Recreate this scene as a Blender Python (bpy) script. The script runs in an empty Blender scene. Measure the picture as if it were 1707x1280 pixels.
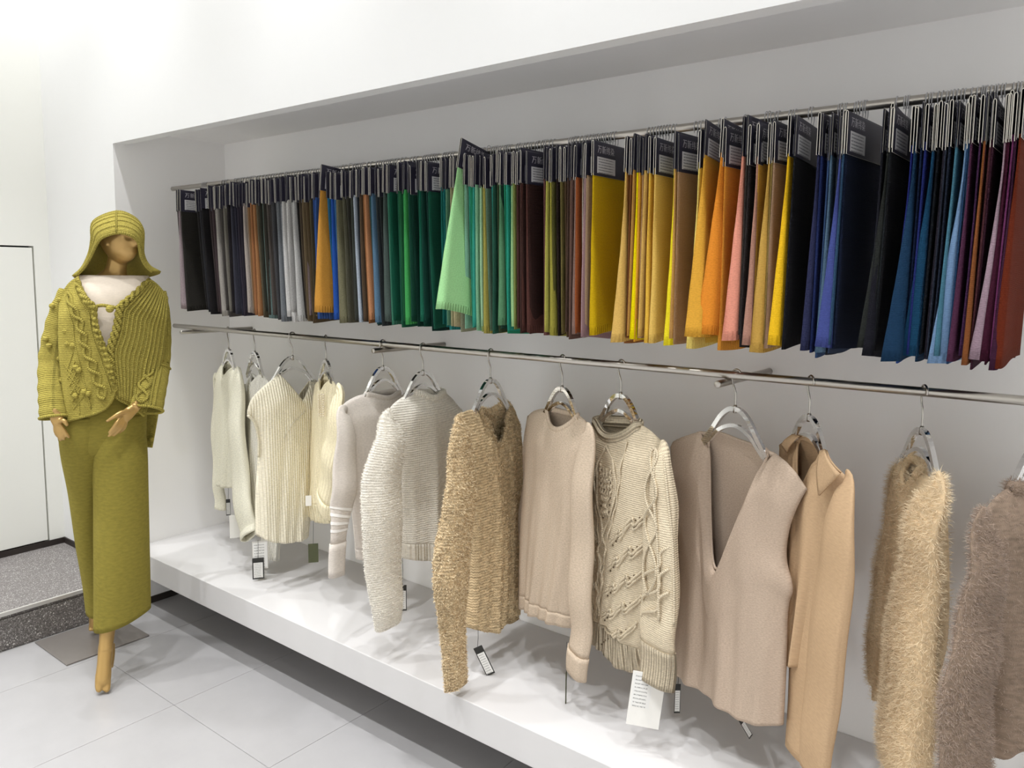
import bpy, math, random, bmesh
import numpy as np
from mathutils import Matrix, Vector

S = bpy.context.scene
COL = S.collection
random.seed(7)
rng = np.random.default_rng(11)
PI = math.pi

# ---------------------------------------------------------------- camera
CAM = np.array([3.65998, -1.72881, 1.62])
RIGHT = np.array([0.7846991, 0.6198170, 0.0086111])
UP = np.array([-0.0724846, 0.0779526, 0.9943185])
FWD = np.array([-0.6156243, 0.7808650, -0.1060965])
FPX, PX0, PY0, IW, IH = 1295.88, 844.84, 598.38, 1707, 1280
cd = bpy.data.cameras.new('camera'); cam = bpy.data.objects.new('camera', cd); COL.objects.link(cam)
cd.sensor_width = 36.0; cd.lens = FPX / IW * 36.0
cd.shift_x = (IW / 2 - PX0) / IW; cd.shift_y = (PY0 - IH / 2) / IW
cd.clip_start = .05; cd.clip_end = 60
cam.matrix_world = Matrix(((RIGHT[0], UP[0], -FWD[0], CAM[0]), (RIGHT[1], UP[1], -FWD[1], CAM[1]), (RIGHT[2], UP[2], -FWD[2], CAM[2]), (0, 0, 0, 1)))
S.camera = cam

# ---------------------------------------------------------------- light and exposure
S.view_settings.view_transform = 'Standard'; S.view_settings.look = 'None'
S.view_settings.gamma = 1.0; S.view_settings.exposure = 0.27; S.view_settings.use_curve_mapping = False
S.cycles.diffuse_bounces = 8
W = bpy.data.worlds.new('shop_ambience'); S.world = W; W.use_nodes = True
W.node_tree.nodes['Background'].inputs[0].default_value = (1.0, .985, .965, 1)
W.node_tree.nodes['Background'].inputs[1].default_value = 0.2

LAMP = 118
def downlight(x, y, z, power, radius, aim, size=80, blend=.5, col=(.965, .98, 1.0)):
    l = bpy.data.lights.new('ceiling_spot', 'SPOT'); l.energy = power; l.shadow_soft_size = radius
    l.spot_size = math.radians(size); l.spot_blend = blend; l.color = col
    o = bpy.data.objects.new('ceiling_spot', l); COL.objects.link(o); o.location = (x, y, z)
    d = Vector(aim) - Vector((x, y, z)); o.rotation_euler = d.to_track_quat('-Z', 'Y').to_euler()
for y in (-.5, -1.75, -3.0, -4.25):
    for x in (-.3, .85, 2.0, 3.15, 4.3):
        downlight(x, y, 4.2, LAMP * .8 if y > -1 else LAMP * 1.2, .05, (x, y, 0), 78, .6)

# ---------------------------------------------------------------- helpers
def lin(h, k=1.0):
    h = h.lstrip('#'); c = [int(h[i:i + 2], 16) / 255 for i in (0, 2, 4)]
    return tuple(min(1, (v / 12.92 if v <= .04045 else ((v + .055) / 1.055) ** 2.4) * k) for v in c) + (1,)

class NT:
    def __init__(s, name):
        s.m = bpy.data.materials.new(name); s.m.use_nodes = True; s.t = s.m.node_tree
        s.b = s.t.nodes['Principled BSDF']; s.out = s.t.nodes['Material Output']
    def n(s, typ, **k):
        nd = s.t.nodes.new(typ)
        for a, v in k.items():
            if a.startswith('i_'):
                key = a[2:]; key = int(key) if key.isdigit() else key.replace('_', ' ')
                nd.inputs[key].default_value = v
            else: setattr(nd, a, v)
        return nd
    def l(s, a, b): s.t.links.new(a, b)
    def math(s, op, a, b=None):
        nd = s.n('ShaderNodeMath', operation=op)
        for i, v in enumerate((a, b)):
            if v is None: continue
            if hasattr(v, 'links'): s.l(v, nd.inputs[i])
            else: nd.inputs[i].default_value = v
        return nd.outputs[0]
    def mix(s, fac, a, b):
        nd = s.n('ShaderNodeMix', data_type='RGBA')
        if hasattr(fac, 'links'): s.l(fac, nd.inputs[0])
        else: nd.inputs[0].default_value = fac
        for i, v in ((6, a), (7, b)):
            if hasattr(v, 'links'): s.l(v, nd.inputs[i])
            else: nd.inputs[i].default_value = v
        return nd.outputs[2]
    def bump(s, h, strength, dist):
        nd = s.n('ShaderNodeBump'); nd.inputs['Strength'].default_value = strength; nd.inputs['Distance'].default_value = dist
        s.l(h, nd.inputs['Height']); s.l(nd.outputs[0], s.b.inputs['Normal'])
    def set(s, **k):
        for a, v in k.items(): s.b.inputs[a.replace('_', ' ')].default_value = v

def plain(name, hexc, rough=.6, metal=0., k=1.0, noise=0., nscale=30., bump=0.):
    t = NT(name); c = lin(hexc, k); t.set(Base_Color=c, Roughness=rough, Metallic=metal)
    if noise or bump:
        tc = t.n('ShaderNodeTexCoord'); nz = t.n('ShaderNodeTexNoise', i_Scale=nscale, i_Detail=4.0); t.l(tc.outputs['Object'], nz.inputs['Vector'])
        if noise:
            a = tuple(v * (1 - noise) for v in c[:3]) + (1,); b = tuple(min(1, v * (1 + noise)) for v in c[:3]) + (1,)
            t.l(t.mix(nz.outputs[0], a, b), t.b.inputs['Base Color'])
        if bump: t.bump(nz.outputs[0], bump, .002)
    return t.m

def knit(name, hexc, k=1.0, stitch=.006, rows=.005, rib=0., depth=.0012, melange=.12, mscale=260., sheen=.0, rough=.9, hem=None, strength=.7, lace=False):
    """Wool: stitch columns and rows in the metric UV map, rib of period `rib` metres, flecked yarn colour."""
    t = NT(name); c = lin(hexc, k); t.set(Roughness=rough)
    t.b.inputs['Sheen Weight'].default_value = sheen; t.b.inputs['Sheen Roughness'].default_value = .5
    t.b.inputs['Sheen Tint'].default_value = c
    t.b.inputs['Specular IOR Level'].default_value = .15
    uv = t.n('ShaderNodeUVMap'); sp = t.n('ShaderNodeSeparateXYZ'); t.l(uv.outputs[0], sp.inputs[0])
    U, V = sp.outputs[0], sp.outputs[1]
    su = t.math('SINE', t.math('MULTIPLY', U, 2 * PI / stitch))
    sv = t.math('SINE', t.math('ADD', t.math('MULTIPLY', V, 2 * PI / rows), t.math('MULTIPLY', t.math('ABSOLUTE', su), 2.2)))
    h = t.math('ADD', t.math('MULTIPLY', t.math('ABSOLUTE', su), .55), t.math('MULTIPLY', sv, .35))
    if rib:
        rb = t.math('SINE', t.math('MULTIPLY', U, 2 * PI / rib)); h = t.math('ADD', t.math('MULTIPLY', h, .35), t.math('MULTIPLY', rb, 1.3))
    if hem:
        msk = t.math('LESS_THAN', V, hem)
        rb = t.math('MULTIPLY', t.math('SINE', t.math('MULTIPLY', U, 2 * PI / .011)), t.math('MULTIPLY', msk, 2.2)); h = t.math('ADD', h, rb)
        ed = t.math('MULTIPLY', t.math('LESS_THAN', t.math('ABSOLUTE', t.math('SUBTRACT', V, hem)), .0015), -2.0); h = t.math('ADD', h, ed)
    nz = t.n('ShaderNodeTexNoise', i_Scale=mscale, i_Detail=3.0); cx_ = t.n('ShaderNodeCombineXYZ'); t.l(t.math('MULTIPLY', U, .4), cx_.inputs[0]); t.l(V, cx_.inputs[1]); t.l(cx_.outputs[0], nz.inputs['Vector'])
    h = t.math('ADD', h, t.math('MULTIPLY', nz.outputs[0], .3))
    t.bump(h, strength, depth)
    mr = t.n('ShaderNodeMapRange'); mr.inputs[1].default_value = .32; mr.inputs[2].default_value = .68; t.l(nz.outputs[0], mr.inputs[0])
    a = tuple(v * (1 - melange) for v in c[:3]) + (1,); b = tuple(min(1, v * (1 + melange)) for v in c[:3]) + (1,)
    t.l(t.mix(mr.outputs[0], a, b), t.b.inputs['Base Color'])
    return t.m

def tag(o, label=None, cat=None, group=None, kind=None):
    if label: o['label'] = label
    if cat: o['category'] = cat
    if group: o['group'] = group
    if kind: o['kind'] = kind
    return o
def empty(name, loc=(0, 0, 0), **k):
    o = bpy.data.objects.new(name, None); COL.objects.link(o); o.location = loc; o.empty_display_size = .05
    return tag(o, **k)
def link(name, me, parent=None, **k):
    o = bpy.data.objects.new(name, me); COL.objects.link(o)
    if parent is not None: o.parent = parent; o.matrix_parent_inverse = Matrix.Identity(4)
    return tag(o, **k)
def mesh(name, V, F, mats, uv=None, smooth=True, fm=None):
    me = bpy.data.meshes.new(name); me.from_pydata([tuple(map(float, v)) for v in V], [], [tuple(map(int, f)) for f in F])
    for m in (mats if isinstance(mats, (list, tuple)) else [mats]): me.materials.append(m)
    if smooth: me.polygons.foreach_set('use_smooth', [True] * len(me.polygons))
    if fm is not None: me.polygons.foreach_set('material_index', list(map(int, fm)))
    if uv is not None:
        uv = np.asarray(uv, float); l = me.uv_layers.new(name='UVMap'); idx = np.zeros(len(me.loops), int); me.loops.foreach_get('vertex_index', idx)
        l.data.foreach_set('uv', uv[idx].ravel())
    me.update(); return me
class MB:
    """collects boxes / tubes / lofts into one mesh"""
    def __init__(s): s.V = []; s.F = []; s.U = []; s.M = []
    def add(s, V, F, uv=None, mi=0):
        o = len(s.V); s.V += [tuple(v) for v in V]; s.F += [tuple(i + o for i in f) for f in F]; s.M += [mi] * len(F)
        s.U += [tuple(x) for x in (uv if uv is not None else [(v[1], v[2]) for v in V])]
        return s
    def box(s, x0, x1, y0, y1, z0, z1, bev=0, mi=0):
        if bev:
            bm = bmesh.new(); bmesh.ops.create_cube(bm, size=1)
            for v in bm.verts: v.co = Vector(((x0 + x1) / 2 + v.co.x * (x1 - x0), (y0 + y1) / 2 + v.co.y * (y1 - y0), (z0 + z1) / 2 + v.co.z * (z1 - z0)))
            bmesh.ops.bevel(bm, geom=bm.edges[:], offset=bev, segments=2, profile=.5, affect='EDGES')
            bm.verts.index_update(); V = [tuple(v.co) for v in bm.verts]; F = [[v.index for v in f.verts] for f in bm.faces]; bm.free(); return s.add(V, F, mi=mi)
        V = [(x, y, z) for x in (x0, x1) for y in (y0, y1) for z in (z0, z1)]
        return s.add(V, [(0, 1, 3, 2), (4, 6, 7, 5), (0, 4, 5, 1), (2, 3, 7, 6), (0, 2, 6, 4), (1, 5, 7, 3)], mi=mi)
    def tube(s, pts, r, n=8, caps=True, flat=None, up=None, mi=0):
        V, F, U = tube(pts, r, n, caps, flat, up); return s.add(V, F, U, mi)
    def mesh(s, name, mats, smooth=True): return mesh(name, s.V, s.F, mats, s.U, smooth, s.M)
    def build(s, name, mats, parent=None, smooth=True, **k): return link(name, s.mesh(name, mats, smooth), parent, **k)

def tube(pts, r, n=8, caps=True, flat=None, up=None):
    """swept tube; flat = second radius ratio along the `up`-ish direction"""
    P = np.asarray(pts, float); m = len(P); r = np.broadcast_to(np.asarray(r, float), (m,)); fl = np.broadcast_to(np.asarray(1. if flat is None else flat, float), (m,))
    T = np.gradient(P, axis=0); T /= np.linalg.norm(T, axis=1)[:, None] + 1e-12
    a = np.asarray(up if up is not None else ((0, 0, 1) if abs(T[0][2]) < .9 else (1, 0, 0)), float)
    V = []; U = []; L = 0
    for i in range(m):
        b = a - T[i] * (a @ T[i]); nb = np.linalg.norm(b)
        if nb < 1e-6: b = np.cross(T[i], (0.3, 1, .2)); nb = np.linalg.norm(b)
        b /= nb
        if up is None: a = b
        c = np.cross(T[i], b)
        if i: L += np.linalg.norm(P[i] - P[i - 1])
        for j in range(n):
            an = 2 * PI * j / n; V.append(P[i] + b * math.cos(an) * r[i] * fl[i] + c * math.sin(an) * r[i]); U.append((an * r[i], -L))
    F = [(i * n + j, i * n + (j + 1) % n, (i + 1) * n + (j + 1) % n, (i + 1) * n + j) for i in range(m - 1) for j in range(n)]
    if caps: F += [tuple(range(n))[::-1], tuple((m - 1) * n + j for j in range(n))]
    return V, F, U
def smoothpath(pts, k):
    """Catmull-Rom resample of an (n,d) list to k samples"""
    P = np.asarray(pts, float)
    if len(P) == 2: return np.array([P[0] + (P[1] - P[0]) * t for t in np.linspace(0, 1, k)])
    E = np.vstack([2 * P[0] - P[1], P, 2 * P[-1] - P[-2]]); out = []
    for t in np.linspace(0, len(P) - 1 - 1e-9, k):
        i = int(t); f = t - i; a, b, c, d = E[i:i + 4]
        out.append(.5 * ((2 * b) + (c - a) * f + (2 * a - 5 * b + 4 * c - d) * f * f + (3 * b - a - 3 * c + d) * f ** 3))
    return np.array(out)
def grid_faces(nr, nc, off=0): return [(off + i * nc + j, off + i * nc + j + 1, off + (i + 1) * nc + j + 1, off + (i + 1) * nc + j) for i in range(nr - 1) for j in range(nc - 1)]
def mod(o, typ, **k):
    m = o.modifiers.new(typ.lower(), typ)
    for a, v in k.items(): setattr(m, a, v)
    return m
def raydir(x, y): return FWD + RIGHT * (x - PX0) / FPX - UP * (y - PY0) / FPX
def proj(P):
    v = np.asarray(P, float) - CAM; z = v @ FWD; return PX0 + FPX * (v @ RIGHT) / z, PY0 - FPX * (v @ UP) / z
def solve_x(px, y, z):
    lo, hi = -1., 6.
    for _ in range(50):
        m = (lo + hi) / 2
        if proj((m, y, z))[0] < px: lo = m
        else: hi = m
    return lo
class Plane:
    """upright plane through (x0, y0) turned by a: u runs sideways, w out of it, z up"""
    def __init__(s, x0, y0, a):
        a = math.radians(a); s.O = np.array([x0, y0, 0.]); s.u = np.array([math.sin(a), math.cos(a), 0]); s.n = np.array([math.cos(a), -math.sin(a), 0])
    def uz(s, px, py, w=0.):
        O = s.O + s.n * w; d = raydir(px, py); t = ((O - CAM) @ s.n) / (d @ s.n); P = CAM + d * t; return np.array([(P - O) @ s.u, P[2]])
    def pt(s, u, w, z): return s.O + s.u * u + s.n * w + np.array([0, 0, z])
    def pw(s, px, py, w=0.):
        u, z = s.uz(px, py, w); return s.pt(u, w, z)
    def ppm(s, w=0., z=.9): return FPX / ((s.O + s.n * w + np.array([0, 0, z]) - CAM) @ FWD)

# ---------------------------------------------------------------- the room
NT_Z, NC_Z, NB_Y, LIP = 2.205, 2.276, .565, .055      # niche opening top, recessed niche ceiling, niche depth, lip depth
XR, ZC = 5.4, 4.4
def wallmat(name, hexc, k=1.):
    return plain(name, hexc, .75, 0, k, .012, 3., .04)
M_wall = wallmat('white_wall_paint', 'e8e8e7'); M_niche = wallmat('niche_paint_lifted', 'f8f7f6'); M_left = wallmat('door_wall_paint', 'f0f0ea')  # niche white lifted over the wall white: extra light put into the colour
M_bright = wallmat('shop_paint', 'f6f6f5')
M_base = plain('dark_baseboard', '2b2320', .5)
def struct(name, mb, m, parent=None, smooth=False, **k):
    return mb.build(name, m, parent, smooth, **({'kind': 'structure'} if parent is None else {}), **k)
b = MB(); b.box(-.9, 0, 0, .12, 0, ZC); struct('wall_front', b, M_wall)
b = MB(); b.box(0, XR, 0, LIP, NT_Z, ZC); struct('wall_front_upper', b, M_wall)
b = MB(); b.box(-.1, 0, .0005, NB_Y + .1, 0, NC_Z + .1); b2 = struct('wall_niche_left', b, M_niche); b2.location.x = .0004
b = MB(); b.box(0, XR, NB_Y, NB_Y + .1, 0, NC_Z + .1); struct('wall_niche_back', b, M_niche)
b = MB(); b.box(0, XR, LIP, NB_Y, NC_Z, NC_Z + .1); struct('ceiling_niche', b, M_niche)
b = MB(); b.box(XR, XR + .1, 0, NB_Y + .1, 0, ZC); struct('wall_niche_right', b, M_niche)
b = MB(); b.box(-.9, XR, -5.5, 0, ZC, ZC + .1); struct('ceiling', b, M_bright)
b = MB(); b.box(-.9, XR, -5.6, -5.5, 0, ZC); struct('wall_rear', b, M_bright)
b = MB(); b.box(XR, XR + .1, -5.5, 0, 0, ZC); struct('wall_right', b, M_bright)
XL, ZP = -.74, .167
lw = struct('wall_left', MB().box(XL - .12, XL, -5.5, -.075 - .9, 0, ZC).box(XL - .12, XL, -.075, 0, 0, ZC).box(XL - .12, XL, -.975, -.075, 1.752, ZC).box(XL - .12, XL, -.975, -.075, 0, ZP), M_left)
dr = empty('door_1', (XL, -.08, ZP), kind='structure', label='flush white door panel with a dark gap around it')
MB().box(-.06, 0, -.88, -.003, .035, 1.576, .002).build('door_leaf', M_left, dr, False)
MB().box(-.1, -.065, -.9, .006, .0, 1.586).build('gap_backing', plain('door_gap_dark', '0e0d0c', .9), dr, False)
struct('baseboard_left', MB().box(XL, XL + .008, -5.5, 0, ZP, ZP + .03), M_base)
struct('baseboard_front', MB().box(XL, 0, -.008, 0, ZP, ZP + .03), M_base)
struct('baseboard_niche', MB().box(.0006, .009, .0, NB_Y, 0, .032), M_base)
# granite step in the corner
def granite(name, dark, mid, light, sc):
    t = NT(name); t.set(Roughness=.55)
    tc = t.n('ShaderNodeTexCoord'); v = t.n('ShaderNodeTexVoronoi', i_Scale=sc); t.l(tc.outputs['Object'], v.inputs['Vector'])
    cr = t.n('ShaderNodeValToRGB'); cr.color_ramp.interpolation = 'CONSTANT'; sp = t.n('ShaderNodeSeparateColor'); t.l(v.outputs['Color'], sp.inputs[0]); t.l(sp.outputs[0], cr.inputs[0])
    e = cr.color_ramp.elements; e[0].color = lin(dark); e[1].position = .45; e[1].color = lin(mid); x = e.new(.8); x.color = lin(light); x = e.new(.95); x.color = lin('d8d5d0')
    nz = t.n('ShaderNodeTexNoise', i_Scale=2.5, i_Detail=3.); t.l(tc.outputs['Object'], nz.inputs['Vector'])
    t.l(t.mix(t.math('MULTIPLY', nz.outputs[0], .25), cr.outputs[0], lin(mid)), t.b.inputs['Base Color']); return t.m
M_gt = granite('granite_tread', '686361', '807b79', '95918f', 330.); M_gr = granite('granite_riser', '5a5653', '76716e', '989491', 240.)
M_steel = plain('brushed_steel', 'b9b4ac', .28, 1.)
st = empty('floor_step', (0, 0, 0), kind='structure', label='raised grey granite step along the door wall')
MB().box(XL, -.012, -.62, -.0, ZP - .03, ZP, .0015).build('tread_slab', M_gt, st, False)
for i in range(5): MB().box(XL, -.012, -1.222 - i * .6, -.622 - i * .6, ZP - .03, ZP, .0015).build('tread_slab', M_gt, st, False)
for i in range(4): MB().box(-.03, -.002, -.9 * (i + 1) + .001, -.9 * i - (.0005 if i == 0 else 0), 0, ZP - .0305).build('riser_slab', M_gr, st, False)
MB().box(-.0118, -.0005, -4.4, -.0005, ZP - .016, ZP + .0015, .001).build('nosing_strip', plain('nosing_steel', 'dcdad6', .35, .6), st, False)
MB().box(XL, -.031, -4.4, -.0005, 0, ZP - .0305).build('core', M_gr, st, False)
# floor tiles
t = NT('porcelain_tile'); t.set(Roughness=.42)
tc = t.n('ShaderNodeTexCoord'); oi = t.n('ShaderNodeObjectInfo'); nz = t.n('ShaderNodeTexNoise', i_Scale=4., i_Detail=6., i_Roughness=.6)
t.l(tc.outputs['Object'], nz.inputs['Vector']); t.l(t.mix(nz.outputs[0], lin('979595'), lin('aaa8a8')), t.b.inputs['Base Color']); t.bump(nz.outputs[0], .05, .002); M_tile = t.m
fl = struct('floor', MB().box(-.9, XR, -5.5, NB_Y, -.06, -.012), plain('grout', '9b9896', .9))
tm = MB().box(.0007, .5993, .0007, .5993, -.012, 0, .0012).mesh('tile', M_tile, False)
for i in range(-2, 8):
    for j in range(-9, 2):
        x0, y0 = .963 + .6 * i, -.318 + .6 * j - .6
        if x0 + .6 <= 0.0: continue
        cx0, cx1, cy1 = max(x0, .0), min(x0 + .6, XR), min(y0 + .6, NB_Y)
        if cx1 - cx0 < .02 or cy1 - y0 < .02: continue
        if cx0 > x0 + 1e-6 or cx1 < x0 + .6 - 1e-6 or cy1 < y0 + .6 - 1e-6:
            MB().box(cx0 + .0007, cx1 - .0007, y0 + .0007, cy1 - .0007, -.012, 0, .0012).build('tile', M_tile, fl, False)
        else:
            o = link('tile', tm, fl); o.location = (x0, y0, 0)
# shelf
M_shelf = plain('shelf_paint', 'd3d1d0', .6, 0, 1, .02, 6., .03)
o = MB().box(.001, XR - .001, .0, NB_Y - .001, .19, .305, .003).build('display_shelf', M_shelf, None, False)
tag(o, 'long thick white floating shelf at the bottom of the niche', 'shelf')
# rails
RY, RUZ, RLZ = .245, 2.02, 1.365
def rail(name, z, x0, label, brackets):
    r = empty(name, (x0, RY, z), label=label, cat='clothes rail')
    MB().tube([(0, 0, 0), (.004, 0, 0), (XR - .3 - x0, 0, 0)], [.009, .0108, .0108], 20).build('rail_bar', M_steel, r)
    for x in brackets:
        MB().tube([(x - x0, -.062, -.0205), (x - x0, -.06, -.0205), (x - x0, NB_Y - RY - .0005, -.0205)], [.008, .0095, .0095], 16).build('bracket', M_steel, r)
    return r
rail('clothes_rail', RLZ, .03, 'lower brushed steel clothes rail carrying cream and beige knitwear', (.2, 1.53, 2.85, 4.2))
rail('clothes_rail', RUZ, .06, 'upper brushed steel clothes rail carrying the coloured fabric swatches', (.75, 4.4))

# ---------------------------------------------------------------- fabric swatches on the upper rail
SW = '''294 48403f 0;297 a8989d 2;300 33312d 1;326 2c2a2a 0;330 343438 0;334 252324 .5;347 3e3535 .5;351 4d4043 1;355 8a857e 0;358 a39e97 2;362 56524e 0;367 44403d 0;371 77736a .5;374 c0bd9c 1;378 262224 0;384 3a3a44 .5;388 2f2e3a .5;394 38333d .5;399 2d2932 0;403 b0a59c 1;408 8f7f70 0;412 8c6845 0;416 9c6a45 .5;421 a9784f .5;425 5e5645 0;431 33342b 0;434 6f8582 2;438 3c3a33 0;442 57504b .5;447 45413f 0;451 4c4c4e 0;456 5a5c60 .5;461 74787c 1.5;465 8d9094 1;469 cfcdca 2;474 d6d4d1 2;479 b5b3b0 .5;483 a9a8a5 .5;487 c2c1be 2;492 24211f 0;497 4e4336 0;500 8d7c7d 1;504 6b5c44 0;508 5c4d38 0;512 6d6343 .5;516 4a4230 0;520 2c4a86 .5;525 3f5f9e 1;530 3c5486 0;538 cf953f 3;545 2d6c90 0;549 2451a3 1;553 2a55a8 1.5;557 3a6a9a 0;560 77745a 3;568 5a5848 .5;574 3e3c35 0;583 434640 0;588 b9c3cf 1.5;592 2d3238 0;596 3c4048 0;600 5b4a39 0;604 8d5f3a 0;607 c68c63 1;611 3a4440 0;614 1f4a52 0;618 5d7d96 2;624 33383a 0;630 2b2f2e 0;640 4d5a55 2.5;645 3f7a63 1;650 12543f 0;661 1d5a42 0;665 2a6b45 0;669 2f8a4c 0;673 45a457 2;677 1a5640 0;681 154636 0;685 0f3a2e 0;695 0e4636 0;699 17614b 2;703 0f3d33 0;708 12352f 0;712 1a5a46 0;735 146058 0;738 1d6f6c .5;741 2b7f7b 1.5;745 5f8d72 0;748 8f9573 0;752 aaa57f 0;757 bdb08a .5;762 9a9a80 0;769 ade6a2 4.2;776 86b99c 0;780 3b9f86 0;784 2f9a72 0;788 3aa08e .5;792 8fc7a0 0;797 a4cda4 .5;801 9aae6a 0;804 b0a552 1;808 6f8b73 0;818 1f8b86 1.5;822 2b5a48 0;826 3d4a32 0;830 5f9069 2.5;835 27473a 0;840 2a8e69 0;844 2f9c86 .5;850 a5cf93 1.5;854 7e8748 0;860 4c302c 0;864 5a3831 .5;868 47302b 0;874 5d3a33 1.5;880 3a2521 0;907 6e4845 1.5;911 b5b054 .5;915 a39c42 2.5;920 5d5a2c 0;926 2a201b 0;932 73683c 0;936 7a6a3f 0;941 57432f 0;946 4d3a30 0;950 5d473a 0;954 6b5148 .5;958 8d7268 2;962 a55a30 0;966 8d6f52 0;970 b3a59b .5;975 a5868a .5;979 bfa180 0;984 d9b312 4;1040 dbb362 4;1046 9a6433 0;1051 7a4c2a 0;1056 b98a45 0;1061 f4e000 1.8;1066 e5a63f 0;1071 b48d62 1.5;1076 d8b060 0;1082 efc04a 1.5;1087 e9c164 2;1120 f6e32a 3.5;1127 c99a58 1;1132 a98663 .5;1162 f3da76 2.5;1166 e7bd4a 0;1171 dfa63c 6;1205 e58e2e 6;1210 e39a3a 1;1242 eb9d86 5;1247 3a3430 0;1252 2f2b2b 0;1259 b08473 3;1264 d9a746 2;1283 c79f4e 5;1288 8a7440 0;1293 a98a70 2;1317 f0bf22 4;1322 15151a 1;1368 34385c 1.5;1372 2c3a70 .5;1377 3f5a86 0;1381 62809a 2.5;1396 30363f 0;1400 3a4a66 0;1406 525fa8 4;1411 3a5a7a 0;1415 16213a 0;1468 1d1d26 3;1482 23272a 0;1487 2d302d 4;1490 1a1a1d 0;1520 2b3488 2.5;1526 2d4f9c .5;1531 1c3f60 5;1541 202f50 0;1548 27327a 0;1556 1a3a58 .5;1562 1a4d70 5;1568 14181f 0;1574 2a2530 0;1582 3a4050 0;1588 2c3446 0;1600 5389a0 1.2;1609 8fb4e0 6;1617 4a6f98 0;1622 2a4a70 0;1626 5e3350 2;1633 4f2f55 1.2;1640 6a3a50 0;1645 9a5d33 1.5;1652 5a3238 0;1658 4a2838 0;1672 bba0ae 5.5;1680 3f1226 0;1686 4a1830 3;1693 7a3a68 .5;1700 45203a 2;1707 7a3018 3'''
SW = [(float(a), h, float(c)) for a, h, c in (e.split() for e in SW.split(';'))]
SPECIAL = {538: (.02, -5), 769: (.03, -12), 1171: (.012, -4), 1205: (.012, -3), 1247: (.02, 0), 1242: (.018, 0)}   # raised, tilted cards
NAMES = {'black': '1c1a1c', 'charcoal': '3c3a3c', 'slate grey': '5c6066', 'mid grey': '85858a', 'light grey': 'b8b6b3', 'white marl': 'd4d2cf', 'taupe': '8f7f74', 'mauve grey': '9a8b90', 'dark brown': '3e2a24', 'chocolate brown': '5a3c32',
 'brown': '6b5340', 'rust brown': '9a6238', 'tan': 'b08a5e', 'salmon tan': 'c68c63', 'dark olive': '45422f', 'olive brown': '6a5f42', 'khaki': '8c8a66', 'pale khaki': 'bdb590', 'olive yellow': 'a8a048', 'sage green': '6f8b73', 'pale green': 'a0cca0', 'mint green': 'ade6a2',
 'bright green': '40a055', 'emerald green': '2a9070', 'dark green': '15523f', 'black green': '12332c', 'forest green': '2c6847', 'grey green': '4d5a55', 'teal': '237a78', 'sea green': '3aa08a', 'petrol blue': '1b4560', 'navy': '1c2740', 'indigo': '2a3480', 'royal blue': '2651a3',
 'denim blue': '40608f', 'steel blue': '5f8098', 'light blue': '7ea4d2', 'pale blue grey': 'b9c3cf', 'periwinkle blue': '525fa8', 'mustard yellow': 'd9b020', 'lemon yellow': 'f5e215', 'pale yellow': 'f0d878', 'golden yellow': 'e9b848', 'sandy gold': 'd8ac58', 'orange': 'e5902f', 'ochre': 'c8983f',
 'coral pink': 'eb9d86', 'rose brown': 'b08473', 'plum': '5a3050', 'burgundy': '431528', 'purple': '7a3a68', 'dusty mauve': 'a98e9c', 'brick red': '7a3018', 'wine brown': '5e343c'}
def cname(h):
    c = np.array([int(h[i:i + 2], 16) for i in (0, 2, 4)], float); return min(NAMES, key=lambda k: ((np.array([int(NAMES[k][i:i + 2], 16) for i in (0, 2, 4)]) - c) ** 2).sum())
def ordinal(n): return '%d%s' % (n, 'th' if 10 <= n % 100 <= 20 else {1: 'st', 2: 'nd', 3: 'rd'}.get(n % 10, 'th'))
CW0, CW1, CT, CB = -.135, .145, -.034, -.128      # card front / back (y), top / bottom (z) from the rail axis
M_card = plain('navy_card', '2c2a3a', .5, 0, 1, .05, 60.); M_cedge = plain('cream_card_edge', 'd9d5c8', .7)
t = NT('printed_sticker'); t.set(Roughness=.6)
uv = t.n('ShaderNodeUVMap'); sp = t.n('ShaderNodeSeparateXYZ'); t.l(uv.outputs[0], sp.inputs[0])
ln = t.math('LESS_THAN', t.math('FRACT', t.math('MULTIPLY', sp.outputs[1], 6.)), .38)
nz = t.n('ShaderNodeTexNoise', i_Scale=22., i_Detail=1.); t.l(uv.outputs[0], nz.inputs['Vector'])
edge = t.math('MULTIPLY', t.math('GREATER_THAN', sp.outputs[0], .06), t.math('LESS_THAN', t.math('ADD', sp.outputs[0], nz.outputs[0]), 1.38))
ink = t.math('MULTIPLY', t.math('MULTIPLY', ln, edge), t.math('GREATER_THAN', nz.outputs[0], .4))
t.l(t.mix(t.math('MULTIPLY', ink, .75), lin('d6d5d6'), lin('55565e')), t.b.inputs['Base Color']); M_stick = t.m
t = NT('clear_plastic'); t.set(Base_Color=(.62, .62, .64, 1), Roughness=.3, IOR=1.4); t.b.inputs['Transmission Weight'].default_value = .35; M_clear = t.m
M_ink = plain('silver_lettering', 'b9b6bd', .5)
# header card: a folded leaf, open at the bottom, with cream cut edges
prof = [(-.0035, CB), (-.0035, CT - .006), (-.0024, CT - .0015), (0, CT), (.0024, CT - .0015), (.0035, CT - .006), (.0035, CB)]
inn = [(-.0022, CB), (-.0022, CT - .0065), (-.0016, CT - .0028), (0, CT - .0016), (.0016, CT - .0028), (.0022, CT - .0065), (.0022, CB)]
V = []; F = []; fm = []
for yy in (CW0, CW1):
    for q in prof: V.append((q[0], yy, q[1]))
    for q in inn: V.append((q[0], yy, q[1]))
for i in range(6):
    F.append((i, i + 1, i + 15, i + 14)); fm.append(0)
    F.append((i + 7, i + 21, i + 22, i + 8)); fm.append(0)
    F.append((i, i + 7, i + 8, i + 1)); fm.append(1); F.append((i + 14, i + 15, i + 22, i + 21)); fm.append(1)
F += [(0, 14, 21, 7), (6, 13, 27, 20)]; fm += [1, 1]
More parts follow.
